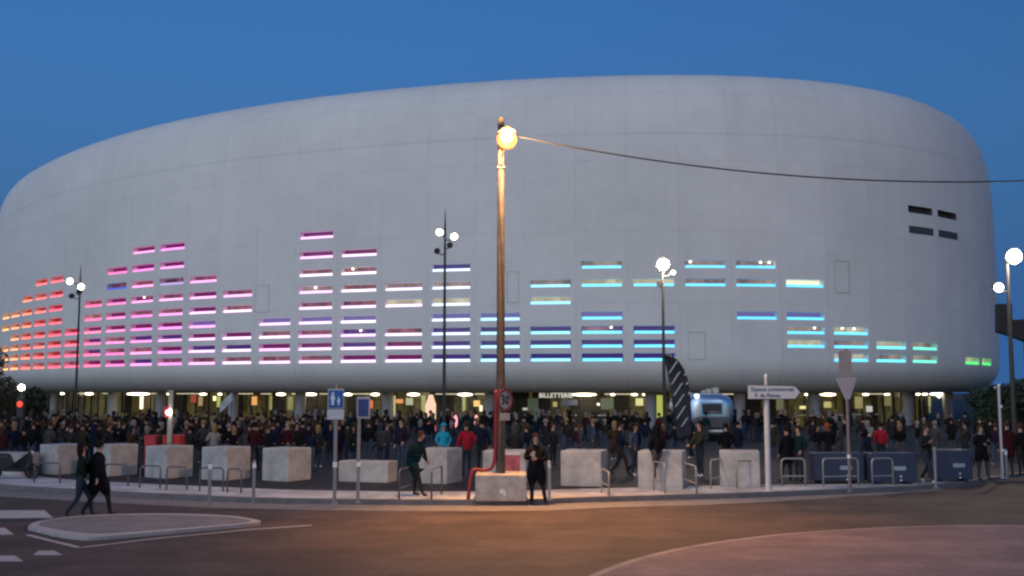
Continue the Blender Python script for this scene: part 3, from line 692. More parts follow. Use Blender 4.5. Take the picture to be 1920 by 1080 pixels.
# ------------------------------------------------------------------ posts and signs on the kerb
polem = mat("grey_post_paint", (.26, .25, .27), .5, .2)
capm = mat("white_reflector", (.8, .8, .82), .4)
def post(px, py, yt, name="bollard", label="", r=.045, band=True, m_=polem, cat="bollard", group=None):
    g = G(px, py); h = (py - yt) * g.y / F; t = empty(name, g, label=label, cat=cat)
    if group: t["group"] = group
    MB().tube([(0, 0, 0), (0, 0, h)], r, 12).ball((0, 0, h), r, 10, 4).build("post", m_, t, smooth='auto')
    if band: MB().tube([(0, 0, h - .16), (0, 0, h - .03)], r * 1.08, 12).build("white_band", capm, t, smooth='auto')
    MB().tube([(0, 0, 0), (0, 0, .03)], r * 2, 12).build("base_ring", m_, t)
    return t, h
BG = "grey bollards along the kerb"
post(475, 945, 868, label="white topped grey bollard between two concrete cubes left of the pedestrian sign", group=BG)
post(392, 950, 870, label="grey bollard in front of the fourth concrete cube", group=BG)
post(1030, 938, 868, label="pale bollard beside the person holding a phone", group=BG, m_=mat("pale_post", (.45, .43, .42), .5))
post(1755, 915, 842, label="thin grey bollard between the two rightmost blue blocks", group=BG, band=False)
post(1845, 900, 838, label="thin grey bollard near the right end of the kerb", group=BG, band=False)
post(1888, 897, 845, label="short grey bollard beside the lamp mast at the right edge", group=BG)
t, h = post(1880, 897, 727, name="signal_post", label="tall thin silver post with small lamps at the right edge", r=.05, band=False, cat="post", m_=mat("silver_post", (.5, .5, .54), .35, .5))
MB().ball((0, -.03, h + .03), .05).ball((-.14, -.03, h - .05), .035).ball((.04, -.05, h - .7), .045).ball((.03, -.05, h - 2.2), .05).build("small_lamps", capm, t, smooth=True)
# pedestrian sign
t, h = post(627, 945, 790, name="pedestrian_sign", label="blue pedestrian zone sign with adult and child figures over a white plate", r=.05, band=False, cat="sign")
g = t.location; k = g.y / F
def at_sign(par, x0, x1, y0, y1, m_, name, dy=-.07, px0=627, py0=945, th_=.02, bev=.015):
    kx = par.location.y / F
    return MB().box((((x0 + x1) / 2 - px0) * kx, dy, (py0 - (y0 + y1) / 2) * kx), ((x1 - x0) * kx, th_, (y1 - y0) * kx)).build(name, m_, par, bevel=bev)
at_sign(t, 612, 643, 733, 770, signwhite, "sign_border"); at_sign(t, 614.5, 641, 736, 768, signblue, "sign_face", dy=-.084)
b = MB(); o_ = ((622 - 627) * k, (945 - 752) * k)
def fig(b, cx, cz, s):
    disc(b, (cx, cz + .20 * s), .045 * s, -.104, -.095, 14)
    b.prism([(cx - .055 * s, cz + .14 * s), (cx + .055 * s, cz + .14 * s), (cx + .085 * s, cz - .02 * s), (cx + .05 * s, cz - .02 * s), (cx + .05 * s, cz - .22 * s), (cx + .01 * s, cz - .22 * s), (cx, cz - .04 * s), (cx - .01 * s, cz - .22 * s), (cx - .05 * s, cz - .22 * s), (cx - .05 * s, cz - .02 * s), (cx - .085 * s, cz - .02 * s)], -.104, -.095)
fig(b, o_[0], o_[1], .74); fig(b, (633 - 627) * k, (945 - 756) * k, .46)
b.build("pictogram", mat("picto_white", (.7, .8, .85), .5), t)
at_sign(t, 611.5, 643, 771, 790, mat("plate_white", (.55, .55, .58), .5), "lower_plate")
MB().tube([(0, 0, h), (0, 0, h + .95)], .03, 8).build("upper_post", polem, t); MB().tube([(0, 0, .96), (0, 0, 1.10)], .06, 12).build("white_band", capm, t)
# second blue sign
t, h = post(671, 943, 785, name="blank_sign", label="smaller blue rectangular sign on grey post with pale frame", r=.045, band=False, cat="sign")
at_sign(t, 667, 692, 748, 788, mat("frame_grey", (.40, .40, .45), .5), "sign_frame", px0=671, py0=943); at_sign(t, 670, 689, 752, 784, mat("dull_blue", (.03, .055, .20), .5), "sign_face", dy=-.084, px0=671, py0=943)
MB().tube([(0, 0, .96), (0, 0, 1.08)], .055, 12).build("white_band", capm, t)
# direction sign
t, h = post(1441, 922, 745, name="direction_sign", label="white arrow shaped direction sign pointing right on thick white post", r=.085, band=False, cat="sign", m_=mat("white_post_paint", (.62, .58, .58), .5, var=.1, vs=2))
k = t.location.y / F
def zz(y): return (922 - y) * k
def xx(x): return (x - 1441) * k
out = [(xx(1404), zz(752)), (xx(1404), zz(725)), (xx(1494), zz(727)), (xx(1504), zz(739)), (xx(1494), zz(751.5))]
MB().prism(out, -.15, -.10).build("arrow_panel", mat("dark_sign_edge", (.02, .02, .03), .5), t)
cc = (xx(1450), zz(738.5)); out2 = [(cc[0] + (x - cc[0]) * .97 - .012, cc[1] + (z - cc[1]) * .93) for x, z in out]
MB().prism(out2, -.158, -.149).build("arrow_face", mat("arrow_white", (.55, .56, .60), .5), t)
dk = mat("sign_lettering", (.10, .13, .18), .6)
text("sign_text", "Espace commercial", .165, dk, t, (xx(1450), -.162, zz(733.5)), bold=.004, depth=.003)
text("sign_lettering", "P. de Floirac", .155, dk, t, (xx(1441), -.162, zz(745)), bold=.004, depth=.003)
MB().tube([(0, 0, h), (0, 0, h + .55)], .05, 10).build("upper_post", mat("white_post_paint", (1, 1, 1)), t); MB().lathe([(.05, 0), (.06, .05), (.02, .12), (.0, .13)], (0, 0, h + .53), 10).build("finial", capm, t)
# give way sign seen from behind with oblique round sign
t, h = post(1594, 922, 660, name="road_sign", label="weathered post with a narrow upright plate above a tapering give way sign", r=.05, band=False, cat="sign", m_=mat("rusty_post", (.20, .16, .17), .6, var=.3, vs=4))
k = t.location.y / F
grey_back = mat("sign_back_grey", (.28, .25, .26), .6, var=.12, vs=3)
oo = [((x - 1594) * k, (922 - y) * k) for x, y in ((1578, 664), (1582, 661), (1599, 661), (1603, 664), (1602, 706), (1599, 711), (1583, 711), (1579, 706))]
MB().prism(oo, -.085, -.065).build("narrow_plate", grey_back, t)
MB().prism([((1571 - 1594) * k, (922 - 712) * k), ((1611 - 1594) * k, (922 - 711) * k), ((1597 - 1594) * k, (922 - 752) * k), ((1588 - 1594) * k, (922 - 752) * k)], -.10, -.087).build("triangle_plate", mat("triangle_pale", (.33, .33, .37), .5), t)
MB().prism([((1580 - 1594) * k, (922 - 717) * k), ((1604 - 1594) * k, (922 - 717) * k), ((1595 - 1594) * k, (922 - 742) * k), ((1590 - 1594) * k, (922 - 742) * k)], -.108, -.098).build("triangle_centre", mat("triangle_centre", (.36, .30, .34), .5), t)
MB().tube([(0, 0, .99), (0, 0, 1.09)], .06, 12).build("white_band", capm, t)

# hoops (bike stands)
hoopm = mat("hoop_steel", (.40, .38, .36), .4, .5)
hoopd = mat("hoop_dark", (.14, .13, .15), .5, .4)
def hoop(x0, x1, yt, yb0, yb1, label, m_=hoopm, bar=True):
    a = G(x0, yb0); c = G(x1, yb1); k = a.y / F; h = (yb0 - yt) * k; d = c - a; L = d.length; ang = math.atan2(d.y, d.x)
    t = empty("bike_hoop", a, ang, label=label, cat="bike stand", group="steel hoops along the pavement")
    r = min(.12, L * .3); pts = [(0, 0, 0), (0, 0, h - r)] + [(r - r * cos(q), 0, h - r + r * sin(q)) for q in (.5, 1.0, 1.57)] + [(L - r + r * sin(q), 0, h - r + r * cos(q)) for q in (0, .57, 1.07)] + [(L, 0, h - r), (L, 0, 0)]
    MB().tube(pts, .027, 8).build("hoop", m_, t, smooth=True)
    if bar: MB().tube([(0, 0, .32), (L, 0, .32)], .02, 8).build("crossbar", m_, t)
    return t
for i, (x0, x1, yt, yb0, yb1, lb) in enumerate([(64, 112, 868, 905, 907, "dark hoop before the leftmost concrete cube"), (196, 240, 871, 910, 912, "dark hoop right beside the walking couple"), (262, 300, 874, 915, 916, "dark hoop before the cube with red boxes"),
        (312, 350, 876, 918, 919, "dark hoop just right of the one before the cube with red boxes"), (374, 418, 878, 921, 922, "dark hoop behind the bollard, left one of two"), (426, 452, 880, 924, 925, "narrow dark hoop left of the white topped bollard")]):
    hoop(x0, x1, yt, yb0, yb1, lb, hoopd, bar=False)
hoop(748, 776, 882, 938, 928, "hoop the seated person in teal jacket leans on", hoopd); hoop(809, 828, 882, 938, 928, "dark hoop before the cube lit orange", hoopd, bar=False)
hoop(1128, 1142, 880, 925, 933, "narrow pale hoop at the corner of the cube right of the person with phone"); hoop(1226, 1247, 866, 920, 926, "pale hoop the person in black stands on"); hoop(1281, 1306, 868, 917, 928, "pale hoop at the feet of the person in olive jacket", bar=True)
hoop(1333, 1358, 864, 917, 912, "pale hoop left of the cube by the direction signpost"); hoop(1382, 1413, 866, 916, 914, "hoop standing before the cube by the direction signpost", hoopm, bar=False)
hoop(1466, 1510, 861, 912, 912, "wide hoop right of the direction signpost"); hoop(1544, 1610, 861, 913, 912, "wide hoop behind the give way post"); hoop(1636, 1675, 861, 912, 911, "wide hoop right of the give way post")

# blue blocks on the right
bluem = mat("blue_painted_block", (.028, .042, .085), .55, var=.2, vs=3, bump=.2)
lab = mat("label_plate", (.30, .36, .45), .5)
for x0, x1, yt, yb, lb in ((1530, 1622, 851, 907, "blue block behind the give way post"), (1636, 1720, 851, 909, "blue block between the give way post and the two people walking"), (1757, 1825, 845, 904, "rightmost dark blue block")):
    g = G((x0 + x1) / 2, yb); k = g.y / F; L = (x1 - x0) * k; h = (yb - yt) * k
    t = empty("blue_block", (g.x, g.y + .4, .12), 0, label=lb, cat="block", group="blue painted blocks on the plaza")
    b = MB(); b.box((0, 0, h / 2 + .04), (L, .8, h - .08)); b.box((-L * .35, 0, .03), (.16, .7, .08)); b.box((L * .35, 0, .03), (.16, .7, .08)); b.build("block", bluem, t, bevel=.05, seg=3)
    MB().box((L * .12, -.405, h * .52), (.38, .012, .13)).build("label_plate", lab, t)
    MB().ball((L * .14, -.41, h * .26), .03).ball((L * .14, -.41, h * .14), .03).build("reflector", mat("reflector_bright", (.8, .85, .9), .2), t)

# feather banner
Yb = 46.0; base = XY(1249, Yb); k = Yb / F * 1.0
t = empty("feather_banner", base, label="dark feather banner with slanting white strokes on a thin mast", cat="banner")
def fx(x): return (x - 1249) * k
def fz(y): q = D(1249, y, Yb); return q.z - base.z
edge = [(1296, 822), (1297, 790), (1297, 760), (1296, 735), (1292, 712), (1285, 693), (1274, 676), (1262, 667), (1248, 664)]
inner = [(1272, 826), (1268, 800), (1264, 770), (1259, 735), (1254, 705), (1250, 680)]
ol = [(fx(x), fz(y)) for x, y in edge + inner[::-1]]
b = MB(); nn = len(edge)
def lerp_e(arr, t):
    u = t * (len(arr) - 1); i = min(int(u), len(arr) - 2); w_ = u - i
    return (arr[i][0] * (1 - w_) + arr[i + 1][0] * w_, arr[i][1] * (1 - w_) + arr[i + 1][1] * w_)
NU = 24; NV = 6; vs = []
for i in range(NU + 1):
    e1 = lerp_e(edge, i / NU); e2 = lerp_e(inner + [(1248, 664)], i / NU)
    for j in range(NV + 1):
        u = j / NV; x = e2[0] + (e1[0] - e2[0]) * u; y = e2[1] + (e1[1] - e2[1]) * u
        vs.append((fx(x), .10 * sin(u * 5 + i * .35), fz(y)))
b.add(vs, [(i * (NV + 1) + j, i * (NV + 1) + j + 1, (i + 1) * (NV + 1) + j + 1, (i + 1) * (NV + 1) + j) for i in range(NU) for j in range(NV)])
cl = b.build("banner_cloth", mat("navy_banner_cloth", (.018, .022, .038), .7, var=.2, vs=3), t, smooth=True)
md = cl.modifiers.new("s", 'SOLIDIFY'); md.thickness = .006
b = MB()
for i, (x, y) in enumerate(((1264, 688), (1268, 709), (1272, 730), (1275, 751), (1277, 773), (1281, 795))):
    p0 = Vector((fx(x - 8), -.14, fz(y + 12))); p1 = Vector((fx(x + 8), -.14, fz(y - 12))); dn = Vector((.055, 0, .03))
    if i == 5: p0 = p0.lerp(p1, .3)
    b.add([p0 - dn, p0 + dn, p1 + dn, p1 - dn], [(0, 1, 2, 3)])
b.build("white_strokes", mat("print_white", (.40, .41, .45), .7), cl)
b = MB()
for x, y in ((1282, 684), (1286, 702), (1289, 719), (1293, 737)): b.box((fx(x), -.14, fz(y)), (.07, .004, .12), M=Matrix.Rotation(.5, 3, 'Y'))
b.build("small_marks", MATS["print_white"], cl)
MB().tube([(0, .12, 0), (0, .12, fz(720)), (.02, .12, fz(675)), (.05, .12, fz(664)), (fx(1262), .12, fz(666))], [.03, .025, .02, .015, .012], 8).build("mast", dkm, t)
MB().box((0, .1, .02), (.9, .08, .04)).box((0, .1, .02), (.08, .9, .04)).build("cross_base", dkm, t)

# silver trailer
Yt = 64.0; tp = XY(1336, Yt); k = (Yt * cp) / F
t = empty("silver_trailer", tp, radians(4), label="rounded silver food trailer tinted with reflected sky blue, seen from its end", cat="trailer")
W_ = 2.95; Z0 = .75; ZT = 2.85; b = MB(); prof = []
def rr_sec(sc_, zc_): 
    o = []
    for kx in range(32):
        a_ = 2 * pi * kx / 32; cs, sn = cos(a_), sin(a_)
        o.append((W_ / 2 * sc_ * math.copysign(abs(cs)**.55, cs), zc_ + (ZT - Z0) / 2 * sc_ * math.copysign(abs(sn)**(.62 if sn > 0 else .4), sn)))
    return o
secs = [(0.0, .60), (.06, .74), (.18, .86), (.4, .95), (.75, 1.0), (5.0, 1.0), (5.6, .93), (5.95, .8), (6.1, .6)]
vs = []; zc_ = (ZT + Z0) / 2
for yy, s_ in secs: vs += [(x, yy, z) for x, z in rr_sec(s_, zc_)]
fs = [(i * 32 + j, i * 32 + (j + 1) % 32, (i + 1) * 32 + (j + 1) % 32, (i + 1) * 32 + j) for i in range(len(secs) - 1) for j in range(32)]
fs += [tuple(range(31, -1, -1)), tuple((len(secs) - 1) * 32 + j for j in range(32))]
b.add(vs, fs); b.build("body", mat("sky_tinted_aluminium", (.50, .66, .86), .30, .85), t, smooth='auto')  # silver body, the blue of the reflected sky is put into its colour
MB().box((0, .03, 1.92), (1.42, .07, .82)).build("window_frame", mat("window_frame_pale", (.25, .50, .70), .3), t, bevel=.02)
wg = MB().box((0, -.01, 1.92), (1.18, .05, .60)).build("rear_window", mat("trailer_glass", (.035, .04, .05), .55), t, bevel=.01)
MB().box((.1, -.04, 1.72), (.70, .01, .035)).box((.02, -.04, 1.76), (.3, .01, .02)).build("window_lettering", mat("dim_white", (.3, .3, .32), .6), wg)
MB().box((0, -.02, 1.10), (2.1, .16, .66)).build("lower_panel", mat("dark_steel_panel", (.10, .10, .12), .45, .4), t, bevel=.06)
MB().box((.15, -.12, .62), (.9, .03, .15)).build("number_plate", mat("number_plate_pale", (.6, .6, .62), .5), t)  # plain pale plate, gives off no light
MB().box((0, .1, .45), (2.2, .12, .18)).build("bumper", dkm, t, bevel=.03)
for sx_ in (-1, 1):
    w_ = MB().tube([(sx_ * 1.05, 3, .36), (sx_ * 1.25, 3, .36)], .36, 20).build("wheel", mat("tyre_black", (.02, .02, .02), .9), t); MB().tube([(sx_ * 1.24, 3, .36), (sx_ * 1.27, 3, .36)], .2, 16).build("rim", steel, w_)
MB().ball((.95, .12, 1.62), .06).build("tail_light", mat("tail_red", (.3, .02, .02), .4, emit=(1, .35, .25), es=3), t)
MB().ball((-.88, .12, 2.70), .09, sc_=(1.6, 1, .9)).ball((1.18, .5, 2.0), .05).build("marker_light", mat("marker_white", (.8, .8, .8), .4, emit=(1, .85, .75), es=5), t)
MB().box((.15, 1.4, ZT + .12), (.30, .5, .26)).box((-.2, 1.2, ZT + .08), (.22, .4, .16)).box((.55, 1.3, ZT + .16), (.34, .5, .34)).build("roof_vents", mat("cream_vent", (.5, .48, .38), .6), t, bevel=.05)

# light totem and small pink lamps by the entrance
def totem(px, Y, w_, z0, z1, top, label, stepcol):
    p = XY(px, Y); t = empty("light_totem", p, label=label, cat="lamp")
    b = MB(); 
    b.prism([(-w_ * .5, z0), (w_ * .5, z0), (w_ * .5, z0 + (z1 - z0) * .22), (-w_ * .5, z0 + (z1 - z0) * .22)], -.18, .18)
    b.build("pink_base", mat("totem_pink", (.5, .2, .3), .5, emit=(1, .20, .33), es=1.0), t)
    b = MB(); zb = z0 + (z1 - z0) * .22
    b.prism([(-w_ * .5, zb + .003), (w_ * .5, zb + .003), (w_ * .52, z0 + (z1 - z0) * .72), (w_ * .2, z1), (-w_ * .16, z1), (-w_ * .52, z0 + (z1 - z0) * .70)], -.18, .18)
    b.build("glowing_body", mat(stepcol[0], (.5, .4, .3), .5, emit=stepcol[1], es=stepcol[2]), t)
    MB().box((0, 0, z0 / 2), (w_ * .8, .3, z0)).build("foot", dkm, t)
    return t
totem(807, 66, .62, .55, 2.75, 1, "tall cream lamp with pink base glowing before the glass entrance", ("totem_cream", (1, .62, .40), .85))
for px, z0, lb in ((893, .95, "small pink lamp glowing above the person in red jacket"), (854, .95, "small pink lamp glowing right of the person in turquoise hood")):
    p = XY(px, 60); t = empty("pink_lamp", p, label=lb, cat="lamp", group="small pink lamps in the crowd")
    MB().tube([(0, 0, 0), (0, 0, z0)], .03, 8).build("stem", dkm, t)
    MB().ball((0, 0, z0 + .35), .12, 12, 10, (1, .6, 2.9)).build("shade", mat("pink_shade", (.5, .2, .25), .5, emit=(1, .32, .36), es=1.5), t, smooth=True)

# traffic light, red crates, pole with white lamp and red halo plate, flag, screen
p = XY(36, 44); t = empty("traffic_light", p, label="traffic light showing red at the left edge, white lamp above it", cat="traffic light")
MB().tube([(0, 0, 0), (0, 0, 3.2)], .05, 10).build("pole", dkm, t); MB().box((0, -.08, 2.3), (.28, .18, .9)).build("housing", dkm, t, bevel=.04)
MB().ball((0, -.19, 2.44), .12, sc_=(1, .4, 1)).build("red_light", mat("signal_red", (.5, .02, .01), .4, emit=(1, .07, .04), es=1.6), t, smooth=True)
MB().ball((0, -.1, 3.12), .12).build("white_lamp", mat("lamp_white_glow", (1, 1, 1)), t, smooth=True)
p = XY(322, 39.6); t = empty("event_post", p, label="pale square post rising from a tall red box behind the third concrete cube", cat="post")
MB().box((0, -.35, 1.55), (.15, .15, 2.9)).build("post", mat("pale_post_paint", (.34, .34, .30), .6), t)
MB().box((.04, 0, .69), (.66, .6, 1.38)).build("red_box", mat("bright_red", (.45, .02, .015), .5), t, bevel=.04)
MB().ball((-.02, -.48, 2.20), .09).build("white_lamp", mat("lamp_white_glow", (1, 1, 1)), t, smooth=True)
MB().box((-.13, -.44, 2.22), (.18, .05, .42)).build("red_halo_plate", mat("red_halo_colour", (.35, .02, .06), .5), t, bevel=.02)  # plate added, its red colour stands in for a halo around the lamp
g = XY(283, 39.6); cr = MB().box((0, 0, .66), (.42, .5, 1.32)).box((0, 0, 1.335), (.46, .54, .03)).build("red_bin", mat("red_crate_paint", (.40, .03, .05), .5), bevel=.04); cr.location = g; tag(cr, "narrow dark red bin left of the pale square post", "bin")
p = XY(431, 52); t = empty("flag", p, label="white flag held up above the crowd on the left", cat="flag")
MB().tube([(0, 0, .9), (.05, 0, 3.0)], .015, 6).build("pole", dkm, t)
b = MB(); vs = []
for i in range(9):
    for j in range(7):
        u = i / 8; v = j / 6; vs.append((.05 - u * .62 + .05 * v, .05 * sin(u * 7 + v * 3), 2.95 - v * .36 - u * .62 + .05 * sin(v * 4)))
b.add(vs, [(i * 7 + j, i * 7 + j + 1, (i + 1) * 7 + j + 1, (i + 1) * 7 + j) for i in range(8) for j in range(6)])
b.build("flag_cloth", mat("flag_white", (.42, .44, .5), .8), t, smooth=True)
Yp = 60; p = XY(1915, Yp); t = empty("billboard", p, label="dark billboard seen from behind at the right edge, on a steel post", cat="billboard")
a = D(1869, 570, Yp) - p; c = D(1869, 623, Yp) - p; d_ = D(1894, 571, Yp) - p; e_ = D(1960, 598, Yp) - p; f_ = D(1960, 655, Yp) - p; g_ = D(1895, 600, Yp) - p
MB().prism([(a.x, a.z), (c.x, c.z), (d_.x, c.z - .25), (f_.x, f_.z), (e_.x, e_.z), (g_.x, g_.z + .0), (d_.x, d_.z)], -.25, .25).build("panel", mat("billboard_dark", (.018, .018, .022), .6, var=.2, vs=2), t, bevel=.02)
MB().tube([(.6, .1, 0), (.6, .1, e_.z)], .16, 12).build("post", dkm, t)

# scooter at the far left
p = G(24, 898); t = empty("scooter", p, radians(8), label="dark scooter parked at the far left before the pale low block", cat="scooter")
dks = mat("scooter_paint", (.02, .025, .035), .3, .3)
for sx_ in (-.62, .62):
    w_ = MB(); [w_.tube([(sx_ + .22 * cos(q * pi / 8), 0, .25 + .22 * sin(q * pi / 8)), (sx_ + .22 * cos((q + 1) * pi / 8), 0, .25 + .22 * sin((q + 1) * pi / 8))], .05, 8) for q in range(16)]
    w_.tube([(sx_, -.05, .25), (sx_, .05, .25)], .14, 12); w_.build("wheel", mat("tyre_black", (.02, .02, .02)), t, smooth=True)
MB().prism([(-.85, .62), (-.80, .78), (-.1, .82), (.05, .42), (.38, .36), (.50, .95), (.58, .95), (.62, .40), (.40, .24), (-.3, .26), (-.5, .48)], -.15, .15).build("body", dks, t, bevel=.05)
MB().prism([(-.78, .79), (-.74, .88), (-.2, .86), (-.08, .82)], -.13, .13).build("seat", mat("seat_vinyl", (.03, .03, .03), .6), t, bevel=.03)
MB().tube([(.5, -.3, 1.08), (.53, 0, 1.02), (.5, .3, 1.08)], .02, 8).tube([(.53, 0, 1.02), (.6, 0, .4)], .03, 8).build("handlebar", dkm, t)
MB().ball((.56, 0, .88), .08).build("headlight", mat("headlight_glass", (.6, .65, .7), .15), t, smooth=True)

# ------------------------------------------------------------------ people
SKIN = [mat("skin_light", (.42, .25, .19), .6), mat("skin_tan", (.30, .17, .12), .6)]
COL = {"black": (.012, .012, .014), "charcoal": (.03, .03, .032), "navy": (.012, .016, .04), "dark green": (.012, .022, .018), "brown": (.06, .035, .025), "maroon": (.055, .012, .016),
       "grey": (.07, .07, .075), "pale grey": (.30, .29, .30), "teal": (.01, .030, .038), "beige": (.30, .22, .16), "pink": (.32, .07, .14), "red": (.32, .015, .03), "turquoise": (.02, .34, .50),
       "olive": (.05, .05, .034), "purple": (.028, .016, .034), "white": (.5, .5, .52), "slate blue": (.07, .09, .14), "orange": (.35, .09, .03)}
for c_ in COL:
    if c_ not in ("red", "turquoise", "white"): COL[c_] = tuple(v * .75 for v in COL[c_])
def cm(c): return mat("cloth_" + c.replace(" ", "_"), COL[c], .95, var=.25, vs=9, spec=.08)
HAIR = {"dark hair": (.012, .009, .008), "brown hair": (.05, .028, .018), "light hair": (.22, .15, .08), "grey hair": (.18, .17, .17)}
def hm_(h): return mat("hair_" + h.split()[0], HAIR[h], .8, var=.3, vs=30, spec=.1)
JEANS = [mat("denim_dark", (.018, .025, .045), .9), mat("trousers_black", (.012, .012, .014), .9), mat("denim_blue", (.035, .06, .10), .9), mat("trousers_grey", (.06, .06, .065), .9)]
SHOE = [mat("shoe_dark", (.015, .015, .015), .6), mat("shoe_white", (.6, .6, .6), .6)]
def arm(side, mode):
    s = side
    if mode == "down": return [(s*.25, .01, 1.13), (s*.27, -.03, .90), (s*.27, -.06, .82)]
    if mode == "pocket": return [(s*.29, .05, 1.14), (s*.21, -.08, .98), (s*.17, -.11, .93)]
    if mode == "phone": return [(s*.25, -.02, 1.14), (s*.13, -.24, 1.22), (s*.08, -.30, 1.28)]
    if mode == "up": return [(s*.30, -.08, 1.58), (s*.22, -.16, 1.82), (s*.19, -.17, 1.91)]
    if mode == "cross": return [(s*.25, -.03, 1.14), (s*.04, -.20, 1.12), (-s*.06, -.19, 1.14)]
    if mode == "fwd": return [(s*.23, -.10, 1.16), (s*.22, -.28, 1.02), (s*.20, -.34, .98)]
    if mode == "back": return [(s*.25, .10, 1.16), (s*.25, .16, .94), (s*.25, .16, .86)]
    if mode == "wide": return [(s*.40, -.02, 1.20), (s*.52, -.10, 1.02), (s*.55, -.12, .95)]
def leg(side, mode):
    s = side
    if mode == "stand": return [(s*.10, -.01, .49), (s*.105, .03, .09), (s*.125, -.13, .045)]
    if mode == "wide": return [(s*.17, -.01, .49), (s*.24, .03, .09), (s*.27, -.12, .045)]
    if mode == "front": return [(s*.10, -.20, .52), (s*.10, -.27, .11), (s*.11, -.44, .07)]
    if mode == "rear": return [(s*.10, .06, .48), (s*.10, .30, .16), (s*.11, .20, .04)]
    if mode == "sit": return [(s*.13, -.36, .80), (s*.13, -.40, .40), (s*.14, -.55, .37)]
    if mode == "perch": return [(s*.11, -.25, .58), (s*.12, -.38, .12), (s*.13, -.54, .05)]
def person_meshes(arms=("down", "down"), legs=("stand", "stand"), coat=False, lean=0.0, hairk="short", detail=False, head_turn=0.0, bulk=1.0, hood=False):
    V = []; E_ = []; Rr = []; T = []
    def nd(p, r, t, par=None):
        V.append(Vector(p)); Rr.append(r if isinstance(r, tuple) else (r, r)); T.append(t)
        if par is not None: E_.append((par, len(V) - 1))
        return len(V) - 1
    bk = bulk
    pel = nd((0, 0, .95), .135 * bk, 0)
    wai = nd((0, .0, 1.10), .125 * bk, 0, pel); che = nd((0, .0, 1.29), .145 * bk, 0, wai); nb = nd((0, .01, 1.42), .085, 0, che)
    nk = nd((0, .0, 1.495), .055, 2, nb); h1 = nd((0, -.015, 1.56), .068, 2, nk); h2 = nd((0, -.012, 1.645), .088, 2, h1); h3 = nd((0, .0, 1.715), .062, 2, h2)
    for s, am, lm in ((-1, arms[0], legs[0]), (1, arms[1], legs[1])):
        sh = nd((s * .165, .01, 1.385), .07 * bk, 0, che); A = arm(s, am)
        el = nd(A[0], .052 * bk, 0, sh); wr = nd(A[1], .04, 0, el)
        if detail:
            d = (Vector(A[2]) - Vector(A[1])).normalized(); side_ = d.cross(Vector((0, 1, 0)) if abs(d.y) < .8 else Vector((0, 0, 1))).normalized() ; curl = d.cross(side_).normalized()
            pm = nd(Vector(A[1]) + d * .045, .030, 2, wr); p2 = nd(Vector(A[1]) + d * .085, .032, 2, pm); base = Vector(A[1]) + d * .10
            for q_, (o_, ln) in enumerate(((-.030, .062), (-.010, .074), (.010, .070), (.030, .054))):
                f0 = nd(base + side_ * o_, .0095, 2, p2); f1 = nd(base + side_ * o_ * 1.1 + d * ln * .5 + curl * .008 * s, .009, 2, f0); nd(base + side_ * o_ * 1.05 + d * ln * .9 + curl * .028 * s, .0078, 2, f1)
            t1 = nd(Vector(A[1]) + d * .05 - side_ * .036 * s + curl * .01, .012, 2, pm); nd(Vector(A[1]) + d * .09 - side_ * .052 * s + curl * .025, .009, 2, t1)
        else: nd(A[2], .036, 2, wr)
        hp = nd((s * .09, 0, .87), (.108 if not coat else .12) * bk, 0 if coat else 1, pel); L = leg(s, lm)
        kn = Vector(L[0]); hpv = Vector((s * .09, 0, .87))
        mid = nd(hpv.lerp(kn, .45), (.088 if not coat else .115 * bk), 0 if coat else 1, hp)
        k_ = nd(L[0], .062, 1, mid); a_ = nd(L[1], .046, 1, k_); nd(Vector(L[2]) * .35 + Vector(L[1]) * .65 - Vector((0, 0, .02)), .045, 3, a_); nd(L[2], .036, 3, len(V) - 1)
    if lean:
        for i, p in enumerate(V):
            if p.z > .95: 
                q = p - Vector((0, 0, .95)); q.rotate(Quaternion((1, 0, 0), lean)); V[i] = q + Vector((0, 0, .95))
    me = bpy.data.meshes.new("body"); me.from_pydata(V, E_, [])
    ob = bpy.data.objects.new("body", me); C.objects.link(ob)
    md = ob.modifiers.new("skin", 'SKIN'); md.branch_smoothing = .4; md.use_smooth_shade = True
    for i, sv in enumerate(me.skin_vertices[0].data): sv.radius = Rr[i]; sv.use_root = (i == 0)
    sb = ob.modifiers.new("sub", 'SUBSURF'); sb.levels = 1; sb.render_levels = 1
    bpy.context.view_layer.update()
    out = bpy.data.meshes.new_from_object(ob.evaluated_get(bpy.context.evaluated_depsgraph_get()))
    bpy.data.objects.remove(ob); bpy.data.meshes.remove(me)
    out.materials.clear()
    for _ in range(4): out.materials.append(JEANS[1])
    for p in out.polygons:
        c = p.center; best = 9; tg = 0
        for a, b in E_:
            A, B = V[a], V[b]; AB = B - A; t = max(0, min(1, (c - A).dot(AB) / max(AB.dot(AB), 1e-9))); d = (c - (A + AB * t)).length - Rr[b][0] * .9
            if d < best: best = d; tg = T[b] if t > .35 or T[a] == T[b] else T[a]
        p.material_index = tg; p.use_smooth = True
    for v in out.vertices:                         # flatten the trunk front to back
        if .80 < v.co.z < 1.45 and abs(v.co.x) < .22 and not lean: v.co.y *= .82
    # hair or hood
    hc = V[h2].copy(); b = MB(); hd = bpy.data.meshes.new("hair"); bmh = bmesh.new()
    bmesh.ops.create_uvsphere(bmh, u_segments=14, v_segments=10, radius=.105 if not hood else .135)
    for v in bmh.verts:
        v.co.z *= 1.12; v.co.y *= 1.08
        if hairk == "long" and v.co.z < -.02 and v.co.y > -.02: v.co.z *= 2.6; v.co.x *= 1.1; v.co.y = v.co.y * .8 + .02
        v.co += hc + Vector((0, .018, .022))
    kill = [f for f in bmh.faces if f.calc_center_median().y < hc.y - .03 and f.calc_center_median().z < hc.z + .055]
    if hairk == "short": kill += [f for f in bmh.faces if f.calc_center_median().z < hc.z - .055]
    bmesh.ops.delete(bmh, geom=list(set(kill)), context='FACES')
